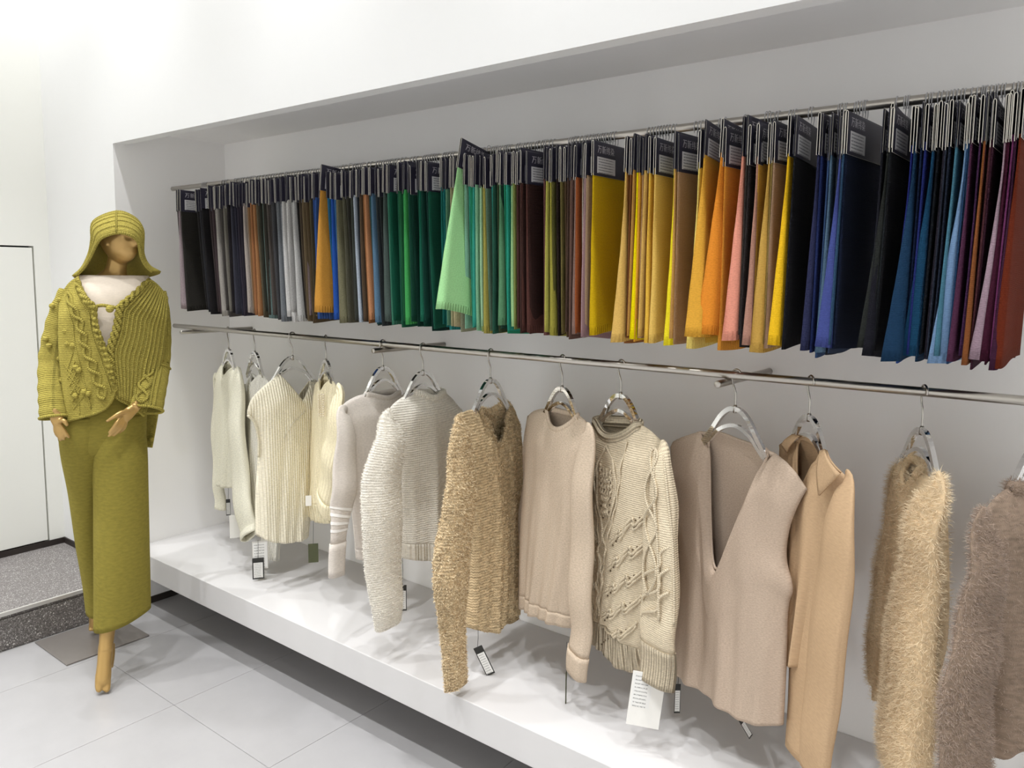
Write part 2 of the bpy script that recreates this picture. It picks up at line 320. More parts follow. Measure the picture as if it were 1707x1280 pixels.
cardme = mesh('header_card', V, F, [M_card, M_cedge], None, False, fm)
cardme2 = mesh('header_card', [(v[0] * .55 + (.0004 if k % 14 >= 7 else 0), v[1], v[2]) for k, v in enumerate(V)], F, [M_card, M_cedge], None, False, [0 if (f and q % 4 in (2, 3) and q // 4 < 3) or q >= 24 else f for q, f in enumerate(fm)])
stx = .0039
V = []
for yy, zz in ((CW0 + .02, CB + .008), (CW0 + .125, CB + .008), (CW0 + .125, CB + .052), (CW0 + .02, CB + .052)):
    V += [(.0035, yy, zz), (stx, yy, zz)]
stickme = mesh('label_sticker', V, [(1, 3, 5, 7), (0, 1, 7, 6), (0, 2, 3, 1), (2, 4, 5, 3), (4, 6, 7, 5)], M_stick, [(0, 0), (0, 0), (1, 0), (1, 0), (1, 1), (1, 1), (0, 1), (0, 1)], False)
# lettering on the card
cu = bpy.data.curves.new('card_lettering', 'FONT'); cu.body = '万新纬染'; cu.size = .023; cu.resolution_u = 1; cu.extrude = .0001; cu.space_character = 1.12
to = bpy.data.objects.new('tmp_text', cu); COL.objects.link(to); bpy.context.view_layer.update()
letme = bpy.data.meshes.new_from_object(to.evaluated_get(bpy.context.evaluated_depsgraph_get())); bpy.data.objects.remove(to)
letme.transform(Matrix(((0, 0, 1, .0037), (1, 0, 0, CW0 + .022), (0, 1, 0, CB + .064), (0, 0, 0, 1)))); letme.materials.clear(); letme.materials.append(M_ink)
hk = [(0, .0, CT - .012), (0, .004, CT - .004), (0, .012, -.02), (0, .0125, .0)] + [(0, .0125 * math.cos(a), .0125 * math.sin(a)) for a in np.linspace(.4, PI, 8)] + [(0, -.0125, -.008), (0, -.009, -.018)]
hookme = MB().tube(hk, .0013, 6).mesh('plastic_hook', M_clear)
def fabric(curl, seed, lean, length, wid0, wid1, room, gap):
    """sheet hanging from the card; its front side turns outward towards the bottom"""
    r = random.Random(seed); NR, NC = 20, (22 if curl < .005 else 34)
    Wd = wid1 - wid0; V = []; U = []
    ph, am = r.uniform(0, 6.28), r.uniform(.0, .25) * room
    pw = r.uniform(.9, 1.5)
    for i in range(NR):
        tt = i / (NR - 1); z = CB + .012 - tt * length
        cw = curl * tt ** pw; sb = Wd - cw * .45; th = math.radians(78) * min(1, tt * 2.5)
        x = lean * tt ** 1.2 + am * math.sin(ph + 5 * tt) * tt + min(.6 * cw, .8 * gap * tt); y = wid1 - .5 * cw
        ds = (Wd + cw * .55) / (NC - 1)
        for j in range(NC):
            s = j * ds
            V.append((x + .15 * room * tt * math.sin(ph + 9 * s / Wd), y, z + .006 * tt * math.sin(ph * 2 + s * 14)))
            U.append((s, length - tt * length))
            k = max(0, min(1, (s + ds / 2 - sb + .004) / .014)) if cw > .002 else 0
            k = k * k * (3 - 2 * k); an = th * k
            x -= math.sin(an) * ds; y -= math.cos(an) * ds
    return V, grid_faces(NR, NC), U
matcache = {}
sw_names = [cname(h) for _, h, _ in SW]; NSW = len(SW)
for i, (px, h, curl) in enumerate(SW):
    x = solve_x(px, RY + CW0, 1.94)
    raise_, tilt = SPECIAL.get(int(px), (random.uniform(-.006, .006), random.uniform(-1.5, 1.5)))
    lft = sw_names[i - 1] if i else None; rgt = sw_names[i + 1] if i + 1 < NSW else None
    if lft is None: lab = '%s knit swatch at the left end of the upper rail' % sw_names[i]
    elif rgt is None: lab = '%s knit swatch at the right edge of the upper rail' % sw_names[i]
    else: lab = '%s knit swatch between %s and %s, %s from left' % (sw_names[i], lft, rgt, ordinal(i + 1))
    root = empty('fabric_swatch', (x, RY, RUZ), label=lab, cat='fabric swatch', group='knit swatches on the upper rail')
    root.rotation_euler = (math.radians(tilt), 0, math.radians(random.uniform(-3, 3)))
    root.location.z += raise_ * .15
    if h not in matcache:
        c = [int(h[q:q + 2], 16) for q in (0, 2, 4)]; sat = max(c) - min(c)
        matcache[h] = knit('wool_' + sw_names[i].replace(' ', '_'), h, .64 if px > 1350 else .92 if px > 1000 else .82, .0045, .004, 0, .0009, .16 if sat < 30 else .1, 420, 0, hem=.022 if curl >= 1 else None)  # right end darkened most: its weaker light is put into the yarn colour
    nb = [abs(solve_x(SW[q][0], RY + CW0, 1.94) - x) for q in (i - 1, i + 1) if 0 <= q < NSW]; room = min(.02, min(nb)); gap = nb[-1] if i + 1 < NSW else .01
    V, F, U = fabric(curl * (6.6 if px > 1350 else 4.6 if px > 1000 else 2.7) * (solve_x(px + 4, RY + CW0, 1.7) - solve_x(px, RY + CW0, 1.7)) / 4, i, float(np.interp(px, (300, 450, 600, 750, 900, 1050, 1300, 1500), (.05, .032, .03, .014, .01, .0, -.003, -.01))) + random.uniform(-.15, .15) * room, .45 + random.uniform(-.012, .012), CW0 + .004, CW1 - .006, room, gap)
    if raise_ > .01: V = [(a, b2, c2 + raise_ * .85) for a, b2, c2 in V]
    f = link('fabric', mesh('fabric', V, F, matcache[h], U), root); mod(f, 'SOLIDIFY', thickness=.0034, offset=0)
    jig = random.uniform(-.007, .007); one = random.random() < (.6 if px < 1490 else .35)
    for nm, me in (('header_card', cardme2 if one else cardme), ('label_sticker', stickme), ('card_lettering', letme)):
        o = link(nm, me, root)
        o.location.z = raise_ * .85 if raise_ > .01 else jig
        if one and nm != 'header_card': o.location.x = -.0015
    link('plastic_hook', hookme, root)

# ---------------------------------------------------------------- hangers
t = NT('clear_acrylic'); t.set(Base_Color=(.93, .93, .93, 1), Roughness=.04, IOR=1.45); t.b.inputs['Transmission Weight'].default_value = 1.; M_acr = t.m
M_wire = plain('chrome_wire', 'b8b4ae', .2, 1.)
def make_hanger(x, a, label, drop=.0):
    """frame: local x = along the shoulders, y = out of the hanger, z up, origin on the rail axis"""
    r = empty('coat_hanger', (x, RY, RLZ), label=label, cat='hanger', group='clear hangers on the lower rail')
    r.rotation_euler.z = math.radians(90 - a)

    hk = [(.0155 * math.cos(q), 0, .0155 * math.sin(q)) for q in np.linspace(-.35, PI, 16)] + [(-.0155, 0, -.008), (-.011, 0, -.024), (-.003, 0, -.04), (0, 0, -.055), (0, 0, -.098)]
    MB().tube(smoothpath(hk, 44), .0026, 8).build('hook', M_wire, r)
    b = MB()
    top = smoothpath([(-.11, 0, -.198), (-.1, 0, -.186), (-.078, 0, -.158), (-.05, 0, -.118), (-.022, 0, -.094), (0, 0, -.09), (.022, 0, -.094), (.05, 0, -.118), (.078, 0, -.158), (.1, 0, -.186), (.11, 0, -.198)], 41)
    low = smoothpath([(-.106, 0, -.207), (-.085, 0, -.186), (-.05, 0, -.152), (0, 0, -.134), (.05, 0, -.152), (.085, 0, -.186), (.106, 0, -.207)], 33)
    for path, rr in ((top, .0062), (low, .005)):
        P = np.array(path); V = []; m = len(P)
        T = np.gradient(P, axis=0); T /= np.linalg.norm(T, axis=1)[:, None]
        N = np.stack([-T[:, 2], T[:, 1] * 0, T[:, 0]], 1)
        for p, n in zip(P, N):
            for (q, yy) in ((1, -.0055), (1, .0055), (-1, .0055), (-1, -.0055)):
                V.append((p[0] + n[0] * q * rr, yy, p[2] + n[2] * q * rr))
        F = [(i * 4 + j, i * 4 + (j + 1) % 4, i * 4 + 4 + (j + 1) % 4, i * 4 + 4 + j) for i in range(m - 1) for j in range(4)] + [(3, 2, 1, 0), tuple((m - 1) * 4 + j for j in range(4))]
        b.add(V, F)
    o = b.build('acrylic_frame', M_acr, r, False)
    MB().tube([(0, 0, -.079), (0, 0, -.084), (0, 0, -.1)], [.004, .006, .006], 12).build('ferrule', M_wire, r)
    return r

# ---------------------------------------------------------------- garments
def chaikin(P, it):
    P = np.asarray(P, float)
    for _ in range(it):
        q = [P[0]]
        for a, b in zip(P[:-1], P[1:]): q += [a * .75 + b * .25, a * .25 + b * .75]
        q[1] = P[0] * .9 + P[1] * .1; q.append(P[-1]); P = np.array(q)
    return P
def resample(P, n, bias=0.):
    P = np.asarray(P, float); d = np.r_[0, np.cumsum(np.linalg.norm(np.diff(P, axis=0), axis=1))]; d /= d[-1]
    if bias:
        e = np.r_[0, np.cumsum(np.abs(np.diff(P[:, 0])))]; e /= e[-1]; d = d * (1 - bias) + e * bias
    q = np.linspace(0, 1, n); return np.stack([np.interp(q, d, P[:, k]) for k in range(P.shape[1])], 1)
def coons(T, B, L, R):
    n, m = len(T), len(L); s = np.linspace(0, 1, n)[None, :, None]; v = np.linspace(0, 1, m)[:, None, None]
    return (1 - v) * T[None] + v * B[None] + (1 - s) * L[:, None] + s * R[:, None] - ((1 - s) * (1 - v) * T[0] + s * (1 - v) * T[-1] + (1 - s) * v * B[0] + s * v * B[-1])
def smooth01(x): x = np.clip(x, 0, 1); return x * x * (3 - 2 * x)

PILES = []
class Garment:
    def __init__(s, name, label, cat, hookpx, a, mat, body_name='body'):
        s.x = solve_x(hookpx, RY, RLZ); s.pl = Plane(s.x, RY, a); s.a = a; s.mat = mat
        s.root = empty(name, (s.x, RY, 0), label=label, cat=cat, group='knitwear on the lower rail'); s.root.rotation_euler.z = math.radians(90 - a)
        d = np.array([CAM[0] - s.x, CAM[1] - RY]); d /= np.linalg.norm(d); s.c = abs(d @ s.pl.n[:2]); s.si = math.sqrt(1 - s.c ** 2)
        s.seed = random.Random(int(hookpx)); s.piles = []
    # local frame of the root: x along u, y = -n  (z up);  w is towards the viewer's side = -y
    def loc(s, u, w, z): return (u, -w, z)
    def body(s, T, B, L, R, bt=None, b=.045, bb=.04, fold=.012, hem=0, neck=None, nc=72, nr=60, hemmat=None, chk=2, neck_w=.022, wcurve=None, nfold=3, hem_in=.0, lump=0., body_name='body'):
        uz = lambda Q: np.array([s.pl.uz(*q) for q in Q])
        Tf = resample(chaikin(uz(T), chk), nc, .5); Bf = resample(chaikin(uz(B), 2), nc, .8); Lf = resample(chaikin(uz(L), 2), nr); Rf = resample(chaikin(uz(R), 2), nr)
        Tb = resample(chaikin(uz(bt or T), chk), nc, .5)
        n1, n2 = (uz([neck[0]])[0][0], uz([neck[1]])[0][0]) if neck else (None, None)
        S_ = np.linspace(0, 1, nc)[None, :]; V_ = np.linspace(0, 1, nr)[:, None]
        ed = np.clip(4 * S_ * (1 - S_), 0, 1) ** .5
        rs = s.seed; F_ = np.zeros((nr, nc))
        for q in range(nfold):
            k = rs.uniform(1.2, 3.6); ph = rs.uniform(0, 6.28); F_ += np.sin(2 * PI * k * S_ + ph + V_ * rs.uniform(-1.5, 1.5)) / nfold
        F_ += .35 * np.sin(2 * PI * 6.3 * S_ + rs.uniform(0, 6) + 2 * V_) * V_
        s.grids = []
        for side, (TT, bw) in enumerate(((Tf, b), (Tb, bb))):
            G = coons(TT, Bf, Lf, Rf); sg = 1 if side == 0 else -1
            top = np.zeros(nc)
            if neck: top = neck_w * np.sin(PI * np.clip((TT[:, 0] - n1) / (n2 - n1), 0, 1))
            full = bw * ed * (.75 + .25 * V_) + fold * F_ * ed * (.25 + .75 * V_) * (1 if side == 0 else .8)
            w = top[None] * (1 - smooth01(V_ / .16)) + full * smooth01(V_ / .16)
            if lump: w = w + rng.normal(0, lump, w.shape) * ed
            w = w + .009 * ed * smooth01(V_ / .03) * (1 - smooth01((V_ - .03) / .14))
            if wcurve: w = w + wcurve(S_, V_)
            if hem_in: w = w * (1 - hem_in * smooth01((V_ - .85) / .15))
            s.grids.append((G, w * sg if not wcurve else (w if side == 0 else -w + 2 * wcurve(S_, V_))))
        rows = nr if not hem else int(nr * (1 - hem))
        def panel_mesh(r0, r1):
            V = []; U = []; F = []
            for G, w in s.grids:
                o = len(V)
                for i in range(r0, r1):
                    for j in range(nc): V.append(s.loc(G[i, j, 0], w[i, j], G[i, j, 1])); U.append((G[i, j, 0], G[i, j, 1]))
                f = grid_faces(r1 - r0, nc, o); F += f if w is s.grids[0][1] else [q[::-1] for q in f]
            return V, F, U
        V, F, U = panel_mesh(0, rows); me = mesh(body_name, V, F, s.mat, U)
        bm = bmesh.new(); bm.from_mesh(me); bmesh.ops.remove_doubles(bm, verts=bm.verts, dist=.0004); bm.to_mesh(me); bm.free()
        o = link(body_name, me, s.root); mod(o, 'SOLIDIFY', thickness=.003, offset=0); s.piles.append(me)
        if hem:
            V, F, U = panel_mesh(rows - 1, nr); h = link('ribbed_hem', mesh('ribbed_hem', V, F, hemmat or s.mat, U), s.root); mod(h, 'SOLIDIFY', thickness=.004, offset=0)
        s.neckcols = None
        if neck: s.neckcols = [[j for j in range(nc) if n1 - 1e-6 <= G[0, j, 0] <= n2 + 1e-6] for G, w in s.grids]
        return o
    def neckband(s, r=.007, mat=None, wide=1.6, name='neckband', front_only=False):
        pts = []
        for k, (G, w) in enumerate(s.grids):
            if k and front_only: break
            cs = s.neckcols[k] if k == 0 else s.neckcols[k][::-1]
            pts += [s.loc(G[0, j, 0], w[0, j], G[0, j, 1]) for j in cs]
        if not front_only: pts.append(pts[0])
        P = resample(np.array(pts), 70)
        for _ in range(2): P[1:-1] = (P[:-2] + 2 * P[1:-1] + P[2:]) / 4
        V, F, U = tube(P, r, 10, True, wide, (0, 0, 1)); o = link(name, mesh(name, V, F, mat or s.mat, U), s.root); s.piles.append(o.data); return o
    def sleeve(s, path, w=.02, flat=.55, cuff=0., cuffmat=None, n=26, wr=.004, name='sleeve', wend=None, mat=None, lump=0.):
        ppm = s.pl.ppm(w); P = []
        for q in path:
            ww = q[3] if len(q) > 3 else w
            u, z = s.pl.uz(q[0], q[1], ww); P.append((u, z, q[2] / ppm, ww))
        u, z, r, ww = P[0]; P.insert(0, (u * .84, z - r * .15, r * .35, ww * .1)); P[1] = (u, z - r * .6, r * .92, ww * .75)
        k = 46; P = smoothpath(P, k); rs = s.seed; ph = rs.uniform(0, 6)
        V = []; U = []; Lg = 0
        for i in range(k):
            u, z, r, ww = P[i]; t = P[min(i + 1, k - 1)] - P[max(i - 1, 0)]; tl = math.hypot(t[0], t[1]) + 1e-9; tx, tz = t[0] / tl, t[1] / tl
            r = max(r, .006); rw = flat * r; ru = math.sqrt(max((r * r - (rw * s.si) ** 2), (.35 * r) ** 2)) / max(s.c, .25); ru = min(ru, 2.6 * r)
            if i: Lg += math.hypot(P[i][0] - P[i - 1][0], P[i][1] - P[i - 1][1])
            for j in range(n):
                an = 2 * PI * j / n; fo = 1 + .06 * math.sin(3 * an + ph + i * .11) + .04 * math.sin(5 * an - i * .07) + (rng.normal(0, lump) if lump else 0)
                a, b = math.cos(an) * ru * fo, math.sin(an) * rw * fo
                V.append(s.loc(u + a * (-tz), ww + b + wr * math.sin(i * .5 + ph), z + a * tx)); U.append((an * (ru + rw) / 2, -Lg))
        rows = k if not cuff else int(k * (1 - cuff))
        gf = lambda r0, r1: [((i - r0) * n + j, (i - r0) * n + (j + 1) % n, (i - r0 + 1) * n + (j + 1) % n, (i - r0 + 1) * n + j) for i in range(r0, r1 - 1) for j in range(n)]
        me = mesh(name, V[:rows * n], gf(0, rows) + [tuple(range(n))[::-1]], mat or s.mat, U[:rows * n]); o = link(name, me, s.root); mod(o, 'SOLIDIFY', thickness=.003, offset=-1); s.piles.append(me)
        if cuff:
            c = link('cuff', mesh('cuff', V[(rows - 1) * n:], gf(rows - 1, k), cuffmat or s.mat, U[(rows - 1) * n:]), s.root); mod(c, 'SOLIDIFY', thickness=.006, offset=0)
        s.lastsleeve = (P, n); s.ring = (np.array(V).reshape(k, n, 3), n); return o
    def pile(s, count, length, mat, width=.0007, droop=.4, name='pile', curl=.5):
        """loose fibres standing off the yarn surface"""
        V = []; F = []; areas = []; tris = []
        for me in s.piles:
            co = np.zeros(len(me.vertices) * 3); me.vertices.foreach_get('co', co); co = co.reshape(-1, 3)
            me.calc_loop_triangles(); tv = np.zeros(len(me.loop_triangles) * 3, int); me.loop_triangles.foreach_get('vertices', tv); tris.append(co[tv.reshape(-1, 3)])
        Tt = np.concatenate(tris); N = np.cross(Tt[:, 1] - Tt[:, 0], Tt[:, 2] - Tt[:, 0]); A = np.linalg.norm(N, axis=1); ok = A > 1e-12; Tt, N, A = Tt[ok], N[ok], A[ok]; N /= A[:, None]
        idx = rng.choice(len(A), count, p=A / A.sum()); r1, r2 = rng.random(count), rng.random(count); q = np.sqrt(r1)
        P = Tt[idx, 0] * (1 - q)[:, None] + Tt[idx, 1] * (q * (1 - r2))[:, None] + Tt[idx, 2] * (q * r2)[:, None]; n = N[idx]
        n = n * np.where(rng.random(count) < .85, 1, -1)[:, None]
        D = n + rng.normal(0, curl, (count, 3)); D[:, 2] -= droop * rng.random(count); D /= np.linalg.norm(D, axis=1)[:, None]
        Ln = length * rng.uniform(.5, 1.25, count)[:, None]; sd = np.cross(D, rng.normal(0, 1, (count, 3))); sd /= np.linalg.norm(sd, axis=1)[:, None] + 1e-9; sd *= width
        mid = P + D * Ln * .55; D2 = D + rng.normal(0, .5, (count, 3)); tip = mid + D2 / np.linalg.norm(D2, axis=1)[:, None] * Ln * .5
        Vv = np.stack([P - sd, P + sd, mid + sd, mid - sd, tip], 1).reshape(-1, 3); b = np.arange(count)[:, None] * 5
        me = bpy.data.meshes.new(name); Fq = np.concatenate([b + [0, 1, 2, 3]], 1); Ft = b + [3, 2, 4]
        me.vertices.add(len(Vv)); me.vertices.foreach_set('co', Vv.ravel()); me.loops.add(count * 7)
        me.loops.foreach_set('vertex_index', np.concatenate([Fq, Ft], 1).ravel()); me.polygons.add(count * 2)
        st_ = (np.arange(count)[:, None] * 7 + [0, 4]).ravel(); me.polygons.foreach_set('loop_start', st_); me.polygons.foreach_set('loop_total', np.tile([4, 3], count))
        me.materials.append(mat); me.update(calc_edges=True); me.validate()
        return link(name, me, s.root, kind='stuff')
    def hangtag(s, px0, py0, px1, py1, w, wpx, hpx, mats, tilt=0., turn=0., string=True, name='hang_tag', label=None, thick=.0012, frame=None):
        """card on a thread: from (px0,py0) the thread hangs to (px1,py1), the card's top middle"""
        ppm = s.pl.ppm(w, .5); u0, z0 = s.pl.uz(px0, py0, w); u1, z1 = s.pl.uz(px1, py1, w); hw, hh = wpx / ppm / 2, hpx / ppm
        tg = empty(name); tg.parent = s.root; tg.location = s.loc(u1, w, z1); 
        dv = math.atan2(CAM[1] - RY, CAM[0] - s.x); rootz = math.radians(90 - s.a)
        tg.rotation_euler = (0, math.radians(tilt), dv - rootz + PI / 2 + math.radians(turn))
        MB().box(-hw, hw, -thick / 2, thick / 2, -hh, 0, .0003).build('card', mats[0], tg, False)
        if len(mats) > 1:
            x0, x1, y0, y1 = frame or (.1, .9, .06, .78)
            MB().add([(-hw + 2 * hw * x0, -thick / 2 - .0003, -hh + hh * y0), (-hw + 2 * hw * x1, -thick / 2 - .0003, -hh + hh * y0), (-hw + 2 * hw * x1, -thick / 2 - .0003, -hh + hh * y1), (-hw + 2 * hw * x0, -thick / 2 - .0003, -hh + hh * y1)], [(0, 1, 2, 3)], [(0, 0), (1, 0), (1, 1), (0, 1)]).build('print', mats[1], tg, False)
        if string:
            MB().tube([s.loc(u0, w, z0), s.loc((u0 + u1) / 2 + .002, w, (z0 + z1) / 2), s.loc(u1, w, z1 - .004)], .0008, 5).build('thread', M_thread, s.root)
        if label: tg['label'] = label
        return tg
M_thread = plain('dark_thread', '1d1b19', .8); M_tagd = plain('dark_tag_card', '24231f', .5); M_tagg = plain('green_tag_card', '4c5030', .5); M_tagw = plain('white_tag_paper', 'eceae4', .7); M_tagl = plain('grey_tag_paper', 'cfccc5', .7)
t = NT('printed_paper'); t.set(Roughness=.7)
uv = t.n('ShaderNodeUVMap'); sp = t.n('ShaderNodeSeparateXYZ'); t.l(uv.outputs[0], sp.inputs[0])
nz = t.n('ShaderNodeTexNoise', i_Scale=30., i_Detail=1.); t.l(uv.outputs[0], nz.inputs['Vector'])
ln = t.math('LESS_THAN', t.math('FRACT', t.math('MULTIPLY', sp.outputs[1], 9.)), .35)
k_ = t.math('MULTIPLY', t.math('MULTIPLY', ln, t.math('GREATER_THAN', nz.outputs[0], .48)), t.math('MULTIPLY', t.math('GREATER_THAN', sp.outputs[0], .08), t.math('LESS_THAN', sp.outputs[0], .8)))
t.l(t.mix(t.math('MULTIPLY', k_, .7), lin('e9e8e4'), lin('50504c')), t.b.inputs['Base Color']); M_print = t.m

def kn(name, h, **k): return knit(name, h, **k)
def fuzz(name, h): 
    t = NT(name); t.set(Base_Color=lin(h), Roughness=.9); t.b.inputs['Specular IOR Level'].default_value = .1
    t.b.inputs['Sheen Weight'].default_value = .4; return t.m
H = lambda px, a, lab: make_hanger(solve_x(px, RY, RLZ), a, lab)

# 1 ivory fine sweater, far left
g = Garment('sweater', 'ivory fine-knit sweater at the far left, one cuff folded back', 'sweater', 380, 105, kn('ivory_fine_knit', 'ece8d4', stitch=.004, rows=.0035, depth=.0006))
g.body([(361, 622), (371, 603), (380, 634), (390, 610), (399, 622)], [(370, 806), (384, 812), (396, 812)], [(361, 622), (360, 700), (365, 806)], [(399, 622), (402, 700), (397, 812)], bt=[(361, 622), (371, 603), (380, 608), (390, 610), (399, 622)], neck=((371, 603), (390, 610)), b=.03, bb=.03)
g.neckband(.005)
g.sleeve([(362, 632, 5), (361, 720, 9), (365, 800, 10), (368, 848, 10)], w=-.02, flat=.8)
g.sleeve([(395, 624, 8), (395, 700, 13), (401, 800, 14), (411, 870, 13), (416, 894, 12)], w=.02, flat=.8, cuff=.1)
g.hangtag(381, 812, 380, 832, .0, 7, 28, (M_tagd, M_print)); g.hangtag(392, 850, 392, 858, .04, 18, 38, (M_tagw,), string=False)
H(380, 105, 'clear acrylic hanger holding the ivory sweater at the far left')
# 2 white fuzzy sweater, behind
g = Garment('sweater', 'off-white ribbed sweater mostly hidden behind the cap-sleeved top', 'sweater', 424, 105, kn('offwhite_rib_knit', 'f0ede2', rib=.012, depth=.002))
g.body([(410, 640), (419, 620), (427, 645), (437, 622), (447, 634)], [(409, 858), (428, 866), (444, 868)], [(410, 640), (406, 720), (409, 858)], [(447, 634), (452, 720), (444, 868)], neck=((419, 620), (437, 622)), b=.03, bb=.03)
g.neckband(.006)
g.sleeve([(441, 632, 6), (446, 720, 10), (450, 840, 12), (451, 925, 14)], w=-.03, flat=.8, cuff=.16)
g.sleeve([(411, 648, 4), (408, 720, 7), (410, 850, 8)], w=-.02, flat=.8)
g.hangtag(433, 866, 433, 902, .05, 24, 46, (M_tagl, M_print), string=False, frame=(.05, .95, .05, .95)); g.hangtag(430, 900, 430, 930, .06, 18, 35, (M_tagd, M_print))
H(424, 105, 'clear acrylic hanger behind the far left one')
# 3 cap-sleeved ribbed V-neck top
M_c3 = kn('cream_rib_knit', 'f2ead2', rib=.0105, depth=.0016, stitch=.006, strength=.9)
g = Garment('ribbed_sweater', 'cream ribbed V-neck knit top with wide cap sleeves', 'top', 487, 5, M_c3)
g.body([(411, 690), (417, 668), (430, 652), (464, 624), (467, 624), (499, 666), (501, 666), (521, 627), (545, 652)], [(427, 890), (440, 900), (472, 902), (513, 893)], [(411, 690), (424, 700), (431, 730), (431, 770), (426, 830), (427, 890)], [(545, 652), (534, 700), (527, 760), (519, 840), (513, 893)],
       bt=[(411, 690), (417, 668), (430, 652), (464, 624), (467, 624), (499, 662), (501, 662), (521, 627), (545, 652)], neck=((466, 626), (521, 630)), b=.05, bb=.045, fold=.01, chk=1, nr=70, nc=120)
G_, w_ = g.grids[0]
MB().tube([g.loc(G_[i, j, 0], w_[i, j] + .002, G_[i, j, 1]) for i, j in [(int(6 + k * .9), 78 - int(1.6 * k)) for k in range(24)]], .003, 6).build('seam_ridge', M_c3, g.root)
pts = [(413, 692), (424, 704), (431, 732), (431, 762)]
MB().tube(smoothpath([g.loc(*(lambda q: (q[0], .012, q[1]))(g.pl.uz(*p, .012))) for p in pts], 16), .006, 8).build('armhole_band', M_c3, g.root)
H(487, 5, 'clear acrylic hanger holding the cream cap-sleeved top')
# 4 cream cardigan with lace placket
M_c4 = kn('cream_knit', 'f1e6c4', rib=.016, depth=.0015)
g = Garment('cardigan', 'cream knit with lace trim at the neck, edge-on, with short wide sleeve', 'sweater', 543, 112, M_c4)
g.body([(525, 642), (534, 628), (543, 662), (551, 630), (566, 650)], [(517, 842), (532, 868), (550, 872)], [(525, 642), (522, 720), (517, 842)], [(566, 650), (566, 740), (550, 872)], bt=[(525, 642), (534, 628), (543, 632), (551, 630), (566, 650)], neck=((534, 628), (551, 630)), b=.03, bb=.03, hem=.12, hemmat=kn('cream_hem_rib', 'f1e6c4', rib=.013, depth=.004))
g.neckband(.006)
g.sleeve([(560, 655, 9), (558, 730, 13), (550, 785, 15), (543, 850, 14)], w=.035, flat=.8, cuff=.08)
g.sleeve([(526, 655, 4), (522, 720, 6), (519, 800, 8), (515, 860, 7)], w=-.03, flat=.8)
b = MB()
for i in range(10):
    for px in (531, 535, 539):
        u, z = g.pl.uz(px, 658 + i * 3.9, .034); b.tube([g.loc(u, .03, z), g.loc(u, .037, z)], [.0042, .002], 7)
b.build('lace_trim', plain('lace_thread', 'efe3cc', .8), g.root)
g.hangtag(522, 850, 522, 906, .02, 17, 34, (M_tagg,), label='olive green swing tag')
g.hangtag(514, 818, 514, 826, .05, 10, 18, (M_tagw,), string=False)
H(543, 112, 'clear acrylic hanger holding the lace-trimmed cream knit')
# 5 pale greige sweater with striped sleeve
M_c5 = kn('greige_fine_knit', 'd8cfc5', stitch=.004, rows=.0035, depth=.0006, melange=.08)
g = Garment('sweater', 'pale greige fine-knit sweater with four light stripes on the sleeve', 'sweater', 638, -5, M_c5)
g.body([(566, 682), (578, 668), (608, 655), (640, 666), (668, 650), (702, 672)], [(596, 932), (640, 925), (688, 910)], [(566, 682), (576, 760), (588, 850), (596, 932)], [(702, 672), (704, 780), (688, 910)], bt=[(566, 682), (578, 668), (608, 655), (640, 658), (668, 650), (702, 672)], neck=((608, 655), (668, 650)), b=.05, bb=.045, hem=.06)
g.neckband(.007)
g.sleeve([(575, 684, 10), (577, 740, 15), (575, 800, 18), (571, 840, 17), (564, 880, 12), (562, 960, 11)], w=.035, flat=.6, cuff=.1)
P, n_ = g.lastsleeve; RG, n_ = g.ring; M_str = kn('stripe_white', 'f2eee8', depth=.0005)
for py in (848, 859, 870, 881):
    u, z = g.pl.uz(567, py, .035); V = []
    for dz in (-.0045, .0045):
        f_ = float(np.interp(-(z + dz), -P[:, 1], np.arange(len(P)))); i = min(int(f_), len(P) - 2); q = RG[i] * (1 - f_ + i) + RG[i + 1] * (f_ - i); c_ = q.mean(0); d_ = q - c_
        V += list(c_ + d_ * (1 + .0018 / (np.linalg.norm(d_, axis=1)[:, None] + 1e-6)))
    link('sleeve_stripe', mesh('sleeve_stripe', V, [(j, (j + 1) % n_, n_ + (j + 1) % n_, n_ + j) for j in range(n_)], M_str), g.root)
g.sleeve([(694, 680, 8), (698, 780, 10), (690, 880, 9)], w=-.03, flat=.6)
H(638, -5, 'clear acrylic hanger holding the pale greige sweater')
# 6 white fleecy sweater
M_c6 = kn('white_fleece', 'ece6d9', stitch=.008, rows=.008, depth=.003, mscale=160, melange=.1, sheen=.5)
g = Garment('sweater', 'fluffy off-white wool sweater with a round neck', 'sweater', 705, 0, M_c6)
g.body([(645, 690), (655, 672), (690, 651), (716, 668), (742, 650), (771, 686)], [(672, 930), (710, 930), (750, 912)], [(645, 690), (664, 760), (670, 850), (672, 930)], [(771, 686), (768, 760), (758, 850), (750, 912)], bt=[(645, 690), (655, 672), (690, 651), (716, 658), (742, 650), (771, 686)], neck=((690, 651), (742, 650)), b=.055, bb=.05, hem=.1, hemmat=kn('white_fleece_rib', 'e6dfd0', rib=.012, depth=.003))
g.neckband(.009)
g.sleeve([(654, 690, 15), (650, 730, 22), (640, 790, 29), (638, 850, 30), (641, 930, 27), (645, 1000, 23), (648, 1043, 19)], w=.05, flat=.6, cuff=.0)
g.sleeve([(764, 690, 8), (766, 780, 10), (757, 880, 10)], w=-.03, flat=.6)
g.pile(42000, .007, fuzz('white_fibre', 'f0ebe0'), .0006, .5)
g.hangtag(671, 930, 671, 975, .02, 13, 43, (M_tagd, M_print)); g.hangtag(735, 910, 736, 945, -.06, 24, 52, (M_tagw,), string=False)
H(705, 0, 'clear acrylic hanger holding the fluffy off-white sweater')
